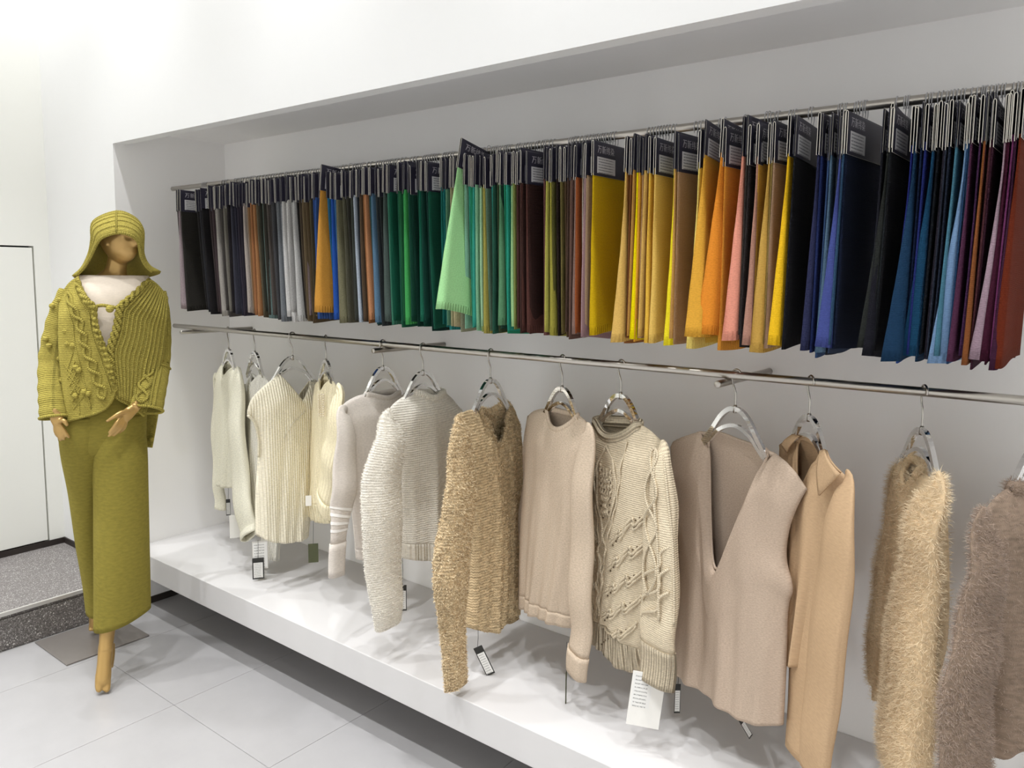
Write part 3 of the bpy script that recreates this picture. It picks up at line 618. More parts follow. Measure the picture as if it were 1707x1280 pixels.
# 7 tan boucle V-neck
M_c7 = kn('tan_boucle', 'ccb48e', stitch=.009, rows=.009, depth=.004, mscale=120, melange=.3, sheen=.3)
g = Garment('sweater', 'shaggy tan boucle V-neck sweater with a long near sleeve', 'sweater', 818, -5, M_c7)
g.body([(764, 700), (772, 685), (801, 682), (824, 764), (850, 666), (866, 705)], [(781, 1046), (800, 1050), (815, 1046), (820, 1024), (858, 1020)], [(764, 700), (776, 800), (784, 900), (781, 1046)], [(866, 705), (866, 850), (862, 960), (858, 1020)], bt=[(764, 700), (772, 685), (801, 682), (826, 690), (850, 666), (866, 705)], neck=((801, 682), (850, 666)), b=.055, bb=.05, fold=.018, nc=84, chk=1, lump=.0022)
g.neckband(.007)
g.sleeve([(772, 704, 12), (768, 780, 20), (760, 880, 25), (752, 960, 26), (757, 1040, 19), (759, 1142, 16)], w=.05, flat=.65, lump=.05, n=34)
g.sleeve([(858, 720, 7), (860, 900, 10), (855, 1035, 12)], w=-.035, flat=.65)
g.pile(46000, .0085, fuzz('tan_fibre', 'e2cea9'), .001, .3, curl=.9); g.pile(9000, .008, fuzz('brown_fibre', 'a78c66'), .001, .3, curl=.9)
g.hangtag(797, 1050, 796, 1078, .03, 15, 52, (M_tagd, M_print), tilt=-25)
H(818, -5, 'clear acrylic hanger holding the shaggy tan sweater')
# 8 oatmeal crew neck
M_c8 = kn('oatmeal_knit', 'c6b49f', stitch=.004, rows=.004, depth=.0004, melange=.16, mscale=380)
g = Garment('sweater', 'oatmeal marl crew-neck sweater between the shaggy tan and cable-knit ones', 'sweater', 938, 112, M_c8)
g.body([(880, 694), (890, 684), (911, 680), (922, 708), (940, 718), (957, 706), (965, 690), (987, 714)], [(872, 1008), (895, 1016), (915, 1024), (955, 1046)], [(880, 694), (879, 800), (870, 900), (872, 1008)], [(987, 714), (986, 800), (977, 950), (955, 1046)], bt=[(880, 694), (890, 684), (911, 680), (940, 692), (965, 690), (987, 714)], neck=((911, 680), (965, 690)), b=.05, bb=.045, hem=.06, fold=.015)
g.neckband(.006)
g.sleeve([(976, 718, 11), (972, 800, 16), (968, 900, 18), (966, 1000, 18), (966, 1066, 16), (960, 1124, 15)], w=.04, flat=.6, cuff=.1)
g.sleeve([(884, 702, 6), (878, 800, 9), (870, 900, 10), (868, 1010, 10)], w=-.03, flat=.6)
g.hangtag(945, 1070, 944, 1120, .03, 5, 60, (M_tagg,), turn=70)
H(938, 112, 'clear acrylic hanger holding the oatmeal crew-neck sweater')
# 9 cable knit
M_c9 = kn('ecru_cable_knit', 'dacbb0', stitch=.007, rows=.006, depth=.0018, strength=.8); M_c9r = kn('ecru_rib', 'dacbb0', rib=.013, depth=.005, strength=1.)
g = Garment('sweater', 'ecru cable-knit sweater with openwork diamonds and ribbed hem', 'sweater', 1036, 110, M_c9)
g.body([(985, 712), (992, 700), (1012, 726), (1035, 732), (1055, 722), (1069, 704), (1112, 744)], [(985, 1066), (1028, 1072), (1046, 1108), (1068, 1120)], [(985, 712), (990, 800), (986, 900), (985, 1066)], [(1112, 744), (1113, 850), (1096, 1000), (1068, 1120)], bt=[(985, 712), (992, 700), (1030, 705), (1069, 704), (1112, 744)], neck=((992, 700), (1069, 704)), b=.055, bb=.045, hem=.11, hemmat=M_c9r, fold=.012)
g.neckband(.012, M_c9r, 1.5)
g.sleeve([(1096, 748, 15), (1101, 830, 23), (1103, 900, 25), (1100, 1000, 27), (1096, 1070, 25), (1094, 1137, 24)], w=.05, flat=.55, cuff=.14, cuffmat=M_c9r)
slP, slN = g.lastsleeve
G_, w_ = g.grids[0]
def on_body(s_, v_, off=.003):
    i, j = v_ * (G_.shape[0] - 1), s_ * (G_.shape[1] - 1); i0, j0 = min(int(i), G_.shape[0] - 2), min(int(j), G_.shape[1] - 2); a, c = i - i0, j - j0
    f = lambda A: (1 - a) * ((1 - c) * A[i0, j0] + c * A[i0, j0 + 1]) + a * ((1 - c) * A[i0 + 1, j0] + c * A[i0 + 1, j0 + 1])
    q = f(G_); return g.loc(q[0], f(w_) + off, q[1])
cab = MB(); dark = MB()
def cable(b_, pts, r=.004, amp=0., k=30, strands=1, fr=8):
    P = smoothpath(pts, k)
    for st_ in range(strands):
        Q = []
        for i, (s_, v_) in enumerate(P): Q.append(on_body(min(.995, max(.005, s_ + amp * math.sin(fr * 2 * PI * i / k + st_ * PI))), min(.88, max(0.01, v_)), .004 + .003 * math.cos(fr * 2 * PI * i / k + st_ * PI)))
        b_.tube(Q, r, 7)
mid = .36
for sgn in (-1, 1):       # big central diamonds
    cable(cab, [(mid, .03), (mid + sgn * .13, .14), (mid + sgn * .13, .3), (mid, .44), (mid + sgn * .07, .52), (mid, .6), (mid + sgn * .06, .68), (mid, .76), (mid + sgn * .05, .84)], .0042)
    for k in range(4): cable(cab, [(mid + sgn * .1 * (k - 1.5) / 2, .12 + .01 * k), (mid - sgn * .02 + sgn * .04 * (k - 1.5), .24), (mid + sgn * .1 * (1.5 - k) / 2, .36)], .0032)
    cable(cab, [(mid + sgn * .24, .04), (mid + sgn * .16, .3), (mid + sgn * .05, .55), (mid + sgn * .02, .86)], .003)
for k in range(7):
    for l_ in range(4): dark.tube([on_body(mid + (l_ - 1.5) * .045, .15 + k * .033 + (l_ % 2) * .016, .0), on_body(mid + (l_ - 1.5) * .045, .15 + k * .033 + (l_ % 2) * .016, .0035)], [.0035, .0032], 6)
for k in range(5):        # zigzag cables climbing to the right
    v0 = .36 + k * .12
    for off in (0, .018): cable(cab, [(.5, v0 + .1 + off), (.6, v0 + .055 + off), (.63, v0 + .075 + off), (.74, v0 - .01 + off), (.77, v0 + .012 + off), (.9, v0 - .08 + off)], .0042)
    for l_ in range(10): 
        p = (.52 + l_ * .036, v0 + .125 - l_ * .019); dark.tube([on_body(*p, .0), on_body(*p, .0035)], [.003, .0028], 6)
    for off in (0, .018): cable(cab, [(.02, v0 + .02 + off), (.12, v0 + .06 + off), (.15, v0 + .05 + off), (.26, v0 + .12 + off)], .004)
cab.build('cable_relief', M_c9, g.root)
o = dark.build('openwork_eyelets', plain('eyelet_shade', '6a5a45', .95), g.root)
sc = MB()
def on_sleeve(t_, an, off=.002):
    i = t_ * (len(slP) - 1); q = slP[min(int(i), len(slP) - 2)] * (1 - i % 1) + slP[min(int(i) + 1, len(slP) - 1)] * (i % 1); r = q[2]; rw = .55 * r; ru = math.sqrt(max((r * r - (rw * g.si) ** 2), (.35 * r) ** 2)) / max(g.c, .25)
    return g.loc(q[0] + math.cos(an) * (ru + off) * .98, q[3] + math.sin(an) * (rw + off) + .002, q[1])
for ph in (0, PI):
    sc.tube([on_sleeve(.1 + .55 * t_, PI / 2 + .25 + .45 * math.sin(t_ * 4 * PI + ph), .003) for t_ in np.linspace(0, 1, 50)], .0042, 7)
for k in range(2): sc.tube([on_sleeve(.12 + .6 * t_, PI / 2 - .75 + .9 * k - .6 * t_, .002) for t_ in np.linspace(0, 1, 40)], .004, 7)
for k in range(3): sc.tube([on_sleeve(.5 + .06 * k + .12 * t_, PI / 2 - .9 + 1.5 * t_ + .2 * math.sin(t_ * 9), .002) for t_ in np.linspace(0, 1, 24)], .0042, 7)
sc.build('sleeve_cable', M_c9, g.root)
g.hangtag(1064, 1112, 1083, 1122, .06, 50, 88, (M_tagw, M_print), string=False, tilt=6, frame=(.06, .62, .35, .97), label='white paper note with printed lines')
H(1036, 110, 'clear acrylic hanger holding the ecru cable-knit sweater')
# 10 deep V vest
M_c10 = kn('beige_marl_knit', 'b9a694', stitch=.004, rows=.004, depth=.0003, melange=.12, mscale=420)
g = Garment('knit_vest', 'sleeveless beige marl vest with a deep narrow V neck', 'vest', 1228, 110, M_c10)
g.body([(1118, 745), (1124, 733), (1182, 714), (1190, 860), (1196, 930), (1204, 954), (1216, 938), (1248, 850), (1283, 748), (1320, 778), (1345, 815)], [(1125, 1115), (1165, 1132), (1215, 1165), (1255, 1197), (1304, 1208)], [(1118, 745), (1123, 850), (1128, 1000), (1125, 1115)], [(1345, 815), (1332, 836), (1314, 880), (1307, 935), (1324, 985), (1312, 1004), (1310, 1100), (1304, 1208)],
       bt=[(1118, 745), (1124, 733), (1182, 714), (1230, 742), (1283, 748), (1320, 778), (1345, 815)], neck=((1182, 714), (1283, 748)), b=.05, bb=.045, nc=110, nr=72, chk=1, fold=.012, neck_w=.03)
g.neckband(.0035, None, 1.2)
H(1228, 110, 'clear acrylic hanger holding the deep V-neck beige vest')
g.hangtag(1130, 1125, 1130, 1140, .0, 11, 55, (M_tagd, M_print), turn=20); g.hangtag(1235, 1180, 1234, 1198, .0, 9, 50, (M_tagd, M_print), tilt=-35, turn=50)
# 11 camel shirt cardigan with a collar
M_c11 = kn('camel_fine_knit', 'c0a280', stitch=.0035, rows=.0035, depth=.0003, melange=.06)
g = Garment('cardigan', 'camel fine-knit polo with an open pointed collar', 'cardigan', 1352, 135, M_c11)
g.body([(1299, 742), (1312, 732), (1330, 726), (1346, 830), (1368, 754), (1411, 795)], [(1318, 1100), (1340, 1112), (1362, 1108)], [(1299, 742), (1312, 900), (1318, 1100)], [(1411, 795), (1404, 900), (1385, 1000), (1362, 1108)], bt=[(1299, 742), (1312, 732), (1330, 726), (1350, 745), (1368, 754), (1411, 795)], neck=((1330, 726), (1368, 754)), b=.04, bb=.04, chk=1, nc=84)
g.neckband(.004)
g.sleeve([(1401, 802, 12), (1396, 900, 21), (1386, 1000, 24), (1373, 1120, 25), (1362, 1230, 23), (1356, 1292, 22)], w=.045, flat=.55, wr=.002)
g.sleeve([(1352, 850, 5), (1346, 950, 12), (1336, 1100, 18), (1327, 1255, 18)], w=.02, flat=.5, name='front_panel', wr=.001)
def flap(pts, w0, w1):
    Q = [g.loc(*(lambda q: (q[0], ww, q[1]))(g.pl.uz(p[0], p[1], ww))) for p, ww in zip(pts, (w0, w0, w1, w1))]; V = []
    Q = np.array(Q)
    for i in range(9):
        for j in range(9):
            a, b = i / 8, j / 8; p = (1 - a) * ((1 - b) * Q[0] + b * Q[1]) + a * ((1 - b) * Q[3] + b * Q[2]); p = p + np.array([0, -.006 * math.sin(PI * a), 0]); V.append(p)
    o = link('collar', mesh('collar', V, grid_faces(9, 9), M_c11, [(v[0], v[2]) for v in V]), g.root); mod(o, 'SOLIDIFY', thickness=.004, offset=0)
flap([(1367, 752), (1374, 749), (1400, 790), (1365, 826)], .012, .05); flap([(1374, 749), (1380, 752), (1402, 786), (1398, 792)], .0, .04)
flap([(1322, 724), (1332, 727), (1312, 755), (1303, 742)], .01, .03)
H(1352, 135, 'clear acrylic hanger holding the camel polo')
# 12 straw mohair sweater
M_c12 = kn('straw_mohair', 'cdb592', stitch=.009, rows=.009, strength=.35, depth=.001, mscale=110, melange=.18, sheen=.5)
g = Garment('sweater', 'hairy straw-coloured mohair sweater seen edge-on, near sleeve hanging lowest', 'sweater', 1541, 147, M_c12)
g.body([(1494, 778), (1502, 764), (1514, 762), (1522, 830), (1531, 785), (1570, 808)], [(1458, 1168), (1505, 1150), (1560, 1100)], [(1494, 778), (1482, 850), (1464, 1000), (1458, 1168)], [(1570, 808), (1577, 950), (1574, 1060), (1560, 1100)], bt=[(1494, 778), (1502, 764), (1514, 762), (1523, 775), (1531, 785), (1570, 808)], neck=((1514, 762), (1531, 785)), b=.035, bb=.04)
g.neckband(.007)
g.sleeve([(1546, 808, 18), (1540, 870, 22), (1532, 940, 26), (1520, 1040, 33), (1514, 1135, 38), (1507, 1230, 37), (1503, 1300, 33)], w=.05, flat=.6)
g.sleeve([(1497, 785, 8), (1480, 900, 12), (1462, 1020, 13), (1452, 1140, 9)], w=-.02, flat=.7)
g.pile(70000, .016, fuzz('straw_fibre', 'e2cfae'), .00035, .2)
H(1541, 147, 'clear acrylic hanger holding the straw mohair sweater')
# 13 taupe mohair sweater at the frame's edge
M_c13 = kn('taupe_mohair', '8a7868', stitch=.009, rows=.009, strength=.35, depth=.001, mscale=110, melange=.2, sheen=.5)
g = Garment('sweater', 'fuzzy grey-brown mohair sweater at the right edge of the photo', 'sweater', 1740, 25, M_c13)
g.body([(1633, 872), (1640, 850), (1683, 806), (1735, 830), (1765, 815), (1800, 880)], [(1658, 1262), (1700, 1190), (1780, 1140)], [(1633, 872), (1652, 1000), (1660, 1150), (1658, 1262)], [(1800, 880), (1800, 1000), (1780, 1140)], neck=((1683, 806), (1765, 815)), b=.06, bb=.05, fold=.02)
g.neckband(.01)
g.sleeve([(1650, 868, 14), (1642, 950, 22), (1630, 1050, 28), (1615, 1150, 31), (1607, 1300, 31)], w=.05, flat=.6)
g.sleeve([(1792, 885, 10), (1798, 1000, 14), (1790, 1180, 14)], w=-.03, flat=.6)
g.pile(70000, .013, fuzz('taupe_fibre', 'a08d7e'), .00035, .2)
H(1740, 25, 'clear acrylic hanger holding the grey-brown mohair sweater')

# ---------------------------------------------------------------- mannequin
MO = np.array([.52, -.30, 0.]); mp = Plane(.52, -.30, 24.5); MPX = mp.ppm(0, 1.0)
man = empty('mannequin', (MO[0], MO[1], 0), label='gold female mannequin in a moss green hooded cable-knit outfit, one foot forward', cat='mannequin')
def mw(px, py, w=0.): return mp.pw(px, py, w) - MO
M_gold = plain('gold_lacquer', 'b8965c', .3, .55, 1.0, .05, 8.)
M_moss = kn('moss_green_knit', 'aa9c4c', stitch=.008, rows=.007, strength=1., depth=.0026, melange=.16, sheen=.3)
M_mrib = kn('moss_green_rib', 'aa9c4c', rib=.0, stitch=.007, depth=.003, melange=.16, sheen=.3)
M_pant = kn('moss_trouser_knit', '857a36', stitch=.0035, rows=.0035, depth=.0006, melange=.1, mscale=120, sheen=.3)
M_inner = kn('ivory_inner_knit', 'e9dccb', stitch=.003, rows=.003, depth=.0004, melange=.04)
body = MB()
def limb(pts, n=14, flat=.85):
    """pts: (px, py, w, radius px)"""
    P = smoothpath([tuple(mw(*q[:3])) + (q[3] / MPX,) for q in pts], 6 * len(pts)); body.tube(P[:, :3], P[:, 3], n, True, flat, mp.n)
limb([(170, 735, 0, 30), (172, 690, 0, 42), (176, 640, 0, 38), (182, 580, 0, 38), (187, 525, .0, 42), (188, 490, 0, 42), (190, 468, -.005, 30), (193, 452, -.005, 17), (197, 430, 0, 15), (202, 410, 0, 15)], 20, .72)
limb([(190, 474, 0, 16), (150, 476, 0, 15), (122, 490, 0, 14), (108, 540, -.01, 13), (94, 600, -.02, 11), (90, 640, .03, 10), (90, 676, .085, 8), (91, 688, .1, 7.5)])
limb([(190, 474, 0, 16), (228, 476, 0, 15), (252, 490, 0, 14), (262, 550, -.01, 13), (262, 605, .0, 11), (245, 645, .08, 10), (230, 672, .13, 8), (224, 680, .15, 7.5)])
limb([(188, 710, .0, 32), (195, 800, .03, 27), (195, 880, .06, 21), (190, 950, .08, 19), (182, 1020, .115, 14), (178, 1062, .135, 11.5), (176, 1084, .15, 11)])
limb([(176, 1075, .14, 11), (174, 1105, .168, 11), (172, 1130, .19, 11.8), (171.5, 1139, .198, 10), (171.5, 1143, .2, 7)], 16, .8)
limb([(183, 1072, .10, 8), (182, 1090, .115, 9), (178, 1112, .15, 10)], 12)          # heel
for dx, r in ((-6.8, 5.9), (6.6, 5.9)): limb([(172 + dx, 1124, .186, r), (171.5 + dx, 1142, .203, r), (171.8 + dx * .95, 1150, .212, r * .85), (172 + dx * .9, 1154, .215, r * .4)], 12, .8)   # split toe
limb([(152, 710, .0, 32), (150, 800, -.07, 26), (152, 880, -.15, 20), (155, 950, -.23, 17), (158, 1005, -.31, 12), (157, 1030, -.345, 9)])
limb([(157, 1030, -.345, 9), (156, 1041, -.355, 8), (154, 1047, -.36, 7)], 10)
for dx in (-3, 1.5, 5): limb([(155 + dx, 1042, -.355, 4), (154 + dx, 1048, -.35, 3.6), (153.5 + dx, 1051, -.34, 2.6)], 8)
# hand at the left, relaxed downward
limb([(91, 684, .1, 7.5), (94, 696, .105, 9.5), (98, 706, .11, 9)], 12, .5)
for f in ([(99, 703, .115, 3.6), (106, 701, .13, 3.6), (110, 706, .135, 3.3), (113, 710, .135, 2.4)], [(101, 708, .11, 3.6), (107, 718, .12, 3.4), (111, 724, .12, 3.1), (116, 730, .115, 2.2)], [(98, 710, .11, 3.6), (102, 722, .115, 3.4), (104, 728, .115, 3.), (109, 733, .11, 2.2)],
          [(95, 709, .108, 3.5), (97, 722, .11, 3.3), (99, 729, .11, 2.9), (102, 735, .105, 2.1)], [(92, 706, .105, 3.2), (92, 717, .105, 3.), (94, 724, .105, 2.6), (97, 729, .1, 1.9)]): limb(f, 8, 1.)
# hand at the right, held in front of the hip
limb([(226, 679, .145, 7.5), (215, 688, .16, 9.5), (206, 697, .165, 9.5)], 12, .5)
for f in ([(214, 686, .165, 4), (201, 688, .18, 3.7), (190, 695, .185, 3.4), (177, 703, .185, 2.2)], [(203, 694, .17, 3.6), (195, 704, .185, 3.4), (189, 713, .185, 3.1), (181, 722, .18, 2.2)], [(204, 698, .168, 3.6), (198, 709, .18, 3.4), (191, 718, .18, 3.), (180, 728, .175, 2.2)],
          [(207, 701, .165, 3.5), (203, 711, .175, 3.3), (197, 719, .175, 2.9), (188, 727, .17, 2.1)], [(210, 702, .16, 3.2), (208, 711, .165, 3.), (204, 717, .165, 2.6), (198, 722, .16, 1.9)]): limb(f, 8, 1.)
# head: egg-shaped, turned to the viewer's right
hc = mw(200, 398, .01); yw = math.radians(42); hf = mp.n * math.cos(yw) + mp.u * math.sin(yw); hr = mp.u * math.cos(yw) - mp.n * math.sin(yw); hu = np.array([0, 0, 1.]) + hr * .05; hu /= np.linalg.norm(hu)
NA, NB = 56, 44; V = []; ga = lambda x, s: math.exp(-(x / s) ** 2)
for i in range(NB + 1):
    ph = PI * i / NB
    for j in range(NA):
        th = 2 * PI * j / NA; x, y, z = math.sin(ph) * math.sin(th), math.sin(ph) * math.cos(th), math.cos(ph)
        X, Y, Z = .067 * x, .085 * y, .1 * z
        if z < 0: X *= 1 - .38 * (-z) ** 1.6
        if y < 0: Y *= 1 - .4 * max(0, -z - .05)
        if y > 0:
            Y += .014 * ga(z + .85, .25) * y - .004 * ga(z + .3, .2)
            Y += .021 * ga(X / .011, 1) * (ga(z + .2, .1) if z < -.2 else ga(z + .2, .3)) * (y > .2)
            Y += .004 * ga(z - .2, .1); Y -= .008 * ga((abs(X) - .027) / .014, 1) * ga(z - .02, .13)
            Y += .006 * ga(X / .02, 1) * (ga(z + .44, .05) + ga(z + .56, .055))
        V.append(hc + hr * X + hf * Y + hu * Z)
F = [(i * NA + j, (i + 1) * NA + j, (i + 1) * NA + (j + 1) % NA, i * NA + (j + 1) % NA) for i in range(NB) for j in range(NA)]
body.add(V, F)
for sd in (-1, 1):      # ears
    e0 = hc + hr * sd * .064 - hf * .005; body.tube([e0 - hu * .028 + hf * .006, e0 - hu * .01, e0 + hu * .012 - hf * .004, e0 + hu * .022], [.005, .009, .01, .005], 10, True, .5, hr)
bo = body.build('body', M_gold, man); mod(bo, 'REMESH', mode='VOXEL', voxel_size=.0034, use_smooth_shade=True); mod(bo, 'SMOOTH', factor=.5, iterations=4)
def loft(rows, name, mat, n=48, k=40, capt=False, fold=0., slant=None, nf=3):
    """rows: (py, left px, right px, w, depth m)"""
    R_ = smoothpath(rows, k); V = []; U = []
    for i, (py, l, r, w, d) in enumerate(R_):
        c, hw = (l + r) / 2, (r - l) / 2 / MPX
        for j in range(n):
            an = 2 * PI * j / n; fo = 1 + fold * math.sin(nf * an + i * .05) * (i / k)
            du = math.cos(an) * hw * fo; yy = py + (slant(math.cos(an), i / (k - 1)) if slant else 0)
            p = mw(c, yy, w) + mp.u * du + mp.n * math.sin(an) * d * fo; V.append(p); U.append((an * (hw + d) / 2, p[2]))
    F = [(i * n + j, i * n + (j + 1) % n, (i + 1) * n + (j + 1) % n, (i + 1) * n + j) for i in range(k - 1) for j in range(n)]
    if capt: F.append(tuple(range(n)))
    return V, F, U
# trousers
tb = MB()
V, F, U = loft([(655, 116, 236, 0, .1), (700, 108, 236, 0, .105), (725, 108, 236, 0, .1), (745, 116, 234, .0, .09), (762, 122, 230, .0, .06)], 't', None, 56, 26, True); tb.add(V, F, U)
V, F, U = loft([(690, 140, 236, .0, .1), (720, 148, 237, .005, .1), (760, 158, 240, .02, .105), (820, 161, 241, .04, .1), (900, 161, 242, .065, .1), (970, 161, 243, .085, .09), (1032, 161, 244, .1, .075)], 't', None, 56, 44, False, .05, lambda c, t: -12 * c * t ** 3); tb.add(V, F, U)
V, F, U = loft([(690, 107, 185, .0, .1), (720, 105, 180, .0, .1), (760, 108, 176, -.03, .105), (820, 118, 176, -.08, .095), (900, 128, 178, -.15, .095), (970, 139, 182, -.21, .09), (1016, 144, 186, -.25, .09)], 't', None, 56, 44, False, .05); tb.add(V, F, U)
o = tb.build('trousers', M_pant, man); mod(o, 'SOLIDIFY', thickness=.004, offset=1)
# inner top
V, F, U = loft([(459, 136, 241, -.01, .05), (470, 131, 247, -.01, .07), (490, 128, 250, 0, .088), (520, 130, 246, 0, .098), (580, 134, 238, 0, .1), (650, 130, 236, 0, .1)], 't', None, 48, 30); o = link('inner_top', mesh('inner_top', V, F, M_inner, U), man); mod(o, 'SOLIDIFY', thickness=.003, offset=0)
# cardigan
cg = empty('cardigan'); cg.parent = man; cg['label'] = 'moss green hooded cardigan with cables and bobbles'
def ell(px, c=187., r=98.): return np.sqrt(np.clip(1 - ((px - c) / r) ** 2, .0, 1))
class Panel:
    def __init__(s, T, B, L, R, d, off, name, mat, nc=48, nr=60, top=.22, sgn=1, ripple=0.):
        G = coons(resample(chaikin(T, 2), nc), resample(chaikin(B, 2), nc), resample(chaikin(L, 2), nr), resample(chaikin(R, 2), nr)); s.nr, s.nc = nr, nc
        v = np.linspace(0, 1, nr)[:, None]; w = sgn * (d * ell(G[..., 0]) * (.3 + .7 * smooth01(v / top)) + off)
        w = w + ripple * np.sin(G[..., 0] * .22 + G[..., 1] * .05)
        s.P = np.array([[mw(G[i, j, 0], G[i, j, 1], w[i, j]) for j in range(nc)] for i in range(nr)]); s.sgn = sgn
        du = np.gradient(s.P, axis=1); dv = np.gradient(s.P, axis=0); n = np.cross(dv, du); n /= np.linalg.norm(n, axis=2)[..., None] + 1e-9
        if (n.reshape(-1, 3) @ (mp.n * sgn)).mean() < 0: n = -n
        s.N = n; s.name = name; s.mat = mat; s.G = G
        U = [(G[i, j, 0] / MPX, -G[i, j, 1] / MPX) for i in range(nr) for j in range(nc)]
        s.o = link(name, mesh(name, s.P.reshape(-1, 3), grid_faces(nr, nc), mat, U), cg); mod(s.o, 'SOLIDIFY', thickness=.007, offset=0)
    def at(s, a, b, off=.005):
        i, j = np.clip(b, 0, 1) * (s.nr - 1), np.clip(a, 0, 1) * (s.nc - 1); i0, j0 = min(int(i), s.nr - 2), min(int(j), s.nc - 2); f, g_ = i - i0, j - j0
        m_ = lambda A: (1 - f) * ((1 - g_) * A[i0, j0] + g_ * A[i0, j0 + 1]) + f * ((1 - g_) * A[i0 + 1, j0] + g_ * A[i0 + 1, j0 + 1])
        return m_(s.P) + m_(s.N) * off
    def line(s, a0, a1, b0, b1, r, off=.004, amp=0., fr=6, ph=0., k=50, zamp=0.):
        t = np.linspace(0, 1, k); return tube([s.at(a0 + (a1 - a0) * q + amp * math.sin(2 * PI * fr * q + ph), b0 + (b1 - b0) * q, off + zamp * math.cos(2 * PI * fr * q + ph)) for q in t], r, 7)
pb = Panel([(102, 490), (132, 464), (190, 458), (243, 464), (276, 490)], [(108, 690), (150, 715), (210, 742), (254, 746)], [(102, 490), (98, 580), (108, 690)], [(276, 490), (276, 600), (264, 690), (254, 746)], .1, .004, 'back_panel', M_moss, top=.15, sgn=-1)
pr = Panel([(247, 463), (262, 472), (279, 494)], [(192, 662), (204, 670), (222, 678), (240, 694)], [(247, 463), (236, 474), (221, 488), (197, 506), (193, 512), (192, 528), (187, 554), (176, 580), (184, 620), (192, 662)], [(279, 494), (278, 560), (264, 640), (240, 694)], .118, .004, 'right_front', M_moss)
pL = Panel([(100, 494), (113, 472), (131, 460)], [(113, 704), (135, 698), (160, 691), (178, 682), (190, 664), (192, 641)], [(100, 494), (97, 560), (102, 630), (113, 702)], [(131, 460), (137, 481), (150, 501), (160, 507), (161, 514), (160, 528), (168, 560), (178, 585), (186, 615), (192, 641)], .122, .012, 'left_front', M_moss, ripple=.002)
b = MB()
for k in range(11): V, F, U = pr.line(.16 + k * .078, .16 + k * .078, .02, .985, .0062, .003); b.add(V, F, U)
b.build('shoulder_ribs', M_moss, cg)
b = MB()
for ph in (0, PI):
    for a0, fr in ((.93, 9), ): V, F, U = pL.line(a0, a0 + .01, .03, .96, .008, .006, .045, fr, ph, 110, .004); b.add(V, F, U)
    V, F, U = pr.line(.06, .06, .04, .95, .0075, .006, .045, 9, ph, 110, .004); b.add(V, F, U)
b.build('rope_cable', M_moss, cg)
b = MB()
for ph in (0, PI): V, F, U = pL.line(.5, .62, .06, .93, .0058, .005, .07, 4, ph, 90, .003); b.add(V, F, U)
for a0 in (.36, .76): V, F, U = pL.line(a0, a0 + .02, .06, .95, .004, .003); b.add(V, F, U)
for k in range(6): V, F, U = pL.line(.08 + .03 * k, .3 - .02 * k, .55 + .06 * k, .72 + .05 * k, .0035, .003); b.add(V, F, U); V, F, U = pL.line(.3, .12, .5 + .07 * k, .62 + .06 * k, .0035, .003); b.add(V, F, U)
b.build('wave_cable', M_moss, cg)
b = MB()
for pts in ([(131, 458), (138, 488), (158, 513), (172, 512)],): pass
b.build('trim', M_moss, cg) if b.V else None
# hem edges
for pn, a in ((pL, 1), (pr, 1)):
    b = MB(); b.tube([pn.at(q, .995, .0) for q in np.linspace(0, 1, 40)], .006, 8); b.build('hem_edge', M_moss, cg)
# button tab
MB().tube(smoothpath([mw(158, 511, .118), mw(172, 509, .128), mw(195, 513, .125)], 16), .0065, 8).build('button_loop', M_moss, cg)
def ball(c, r, name, n=10):
    V = [c + np.array([0, 0, r])]; F = []
    for i in range(1, 6):
        for j in range(n): p = PI * i / 6; q = 2 * PI * j / n; V.append(c + r * np.array([math.sin(p) * math.cos(q), math.sin(p) * math.sin(q), math.cos(p)]))
    V.append(c - np.array([0, 0, r])); e = len(V) - 1
    F += [(0, 1 + j, 1 + (j + 1) % n) for j in range(n)] + [(1 + i * n + j, 1 + (i + 1) * n + j, 1 + (i + 1) * n + (j + 1) % n, 1 + i * n + (j + 1) % n) for i in range(4) for j in range(n)] + [(e, e - 1 - j, e - 1 - (j + 1) % n) for j in range(n)]
    return link(name, mesh(name, V, F, M_moss, [(v[0], v[2]) for v in V]), cg)
ball(mw(183, 515, .142), .0145, 'button')
for px, py, w in ((109, 552, .085), (113, 573, .09), (126, 612, .118), (131, 617, .122), (125, 660, .118), (140, 653, .128), (147, 656, .13), (121, 576, .105)): ball(mw(px, py, w), .0112, 'bobble')
# sleeves
def msleeve(path, name, n=36, k=60, wr=.0):
    P = smoothpath([tuple(mw(*q[:3])) + (q[3] / MPX,) for q in path], k); r = P[:, 3] * (1 + wr * np.sin(np.arange(k) * .95))
    V, F, U = tube(P[:, :3], r, n, False, .8, mp.n)
    F.append(tuple(range(n))[::-1]); o = link(name, mesh(name, V, F, M_moss, U), cg); mod(o, 'SOLIDIFY', thickness=.006, offset=-1); return P
PL = msleeve([(118, 486, -.005, 17), (106, 520, -.01, 20), (97, 560, -.015, 22), (91, 600, -.01, 23), (88, 640, .03, 21), (88, 670, .06, 20), (90, 697, .08, 20)], 'sleeve', wr=.035)
PR = msleeve([(258, 486, -.005, 18), (262, 530, -.01, 21), (261, 575, 0, 23), (255, 615, .035, 26), (248, 650, .08, 27), (243, 684, .115, 26)], 'sleeve', wr=.012)
b = MB()
def on_sl(P, t_, an, off):
    i = t_ * (len(P) - 1); i0 = min(int(i), len(P) - 2); q = P[i0] * (1 - i + i0) + P[i0 + 1] * (i - i0); T = P[i0 + 1, :3] - P[i0, :3]; T /= np.linalg.norm(T); e = mp.n - T * (mp.n @ T); e /= np.linalg.norm(e); c = np.cross(T, e)
    if c @ mp.u < 0: c = -c
    return q[:3] + e * math.cos(an) * (q[3] * .8 + off) + c * math.sin(an) * (q[3] + off)
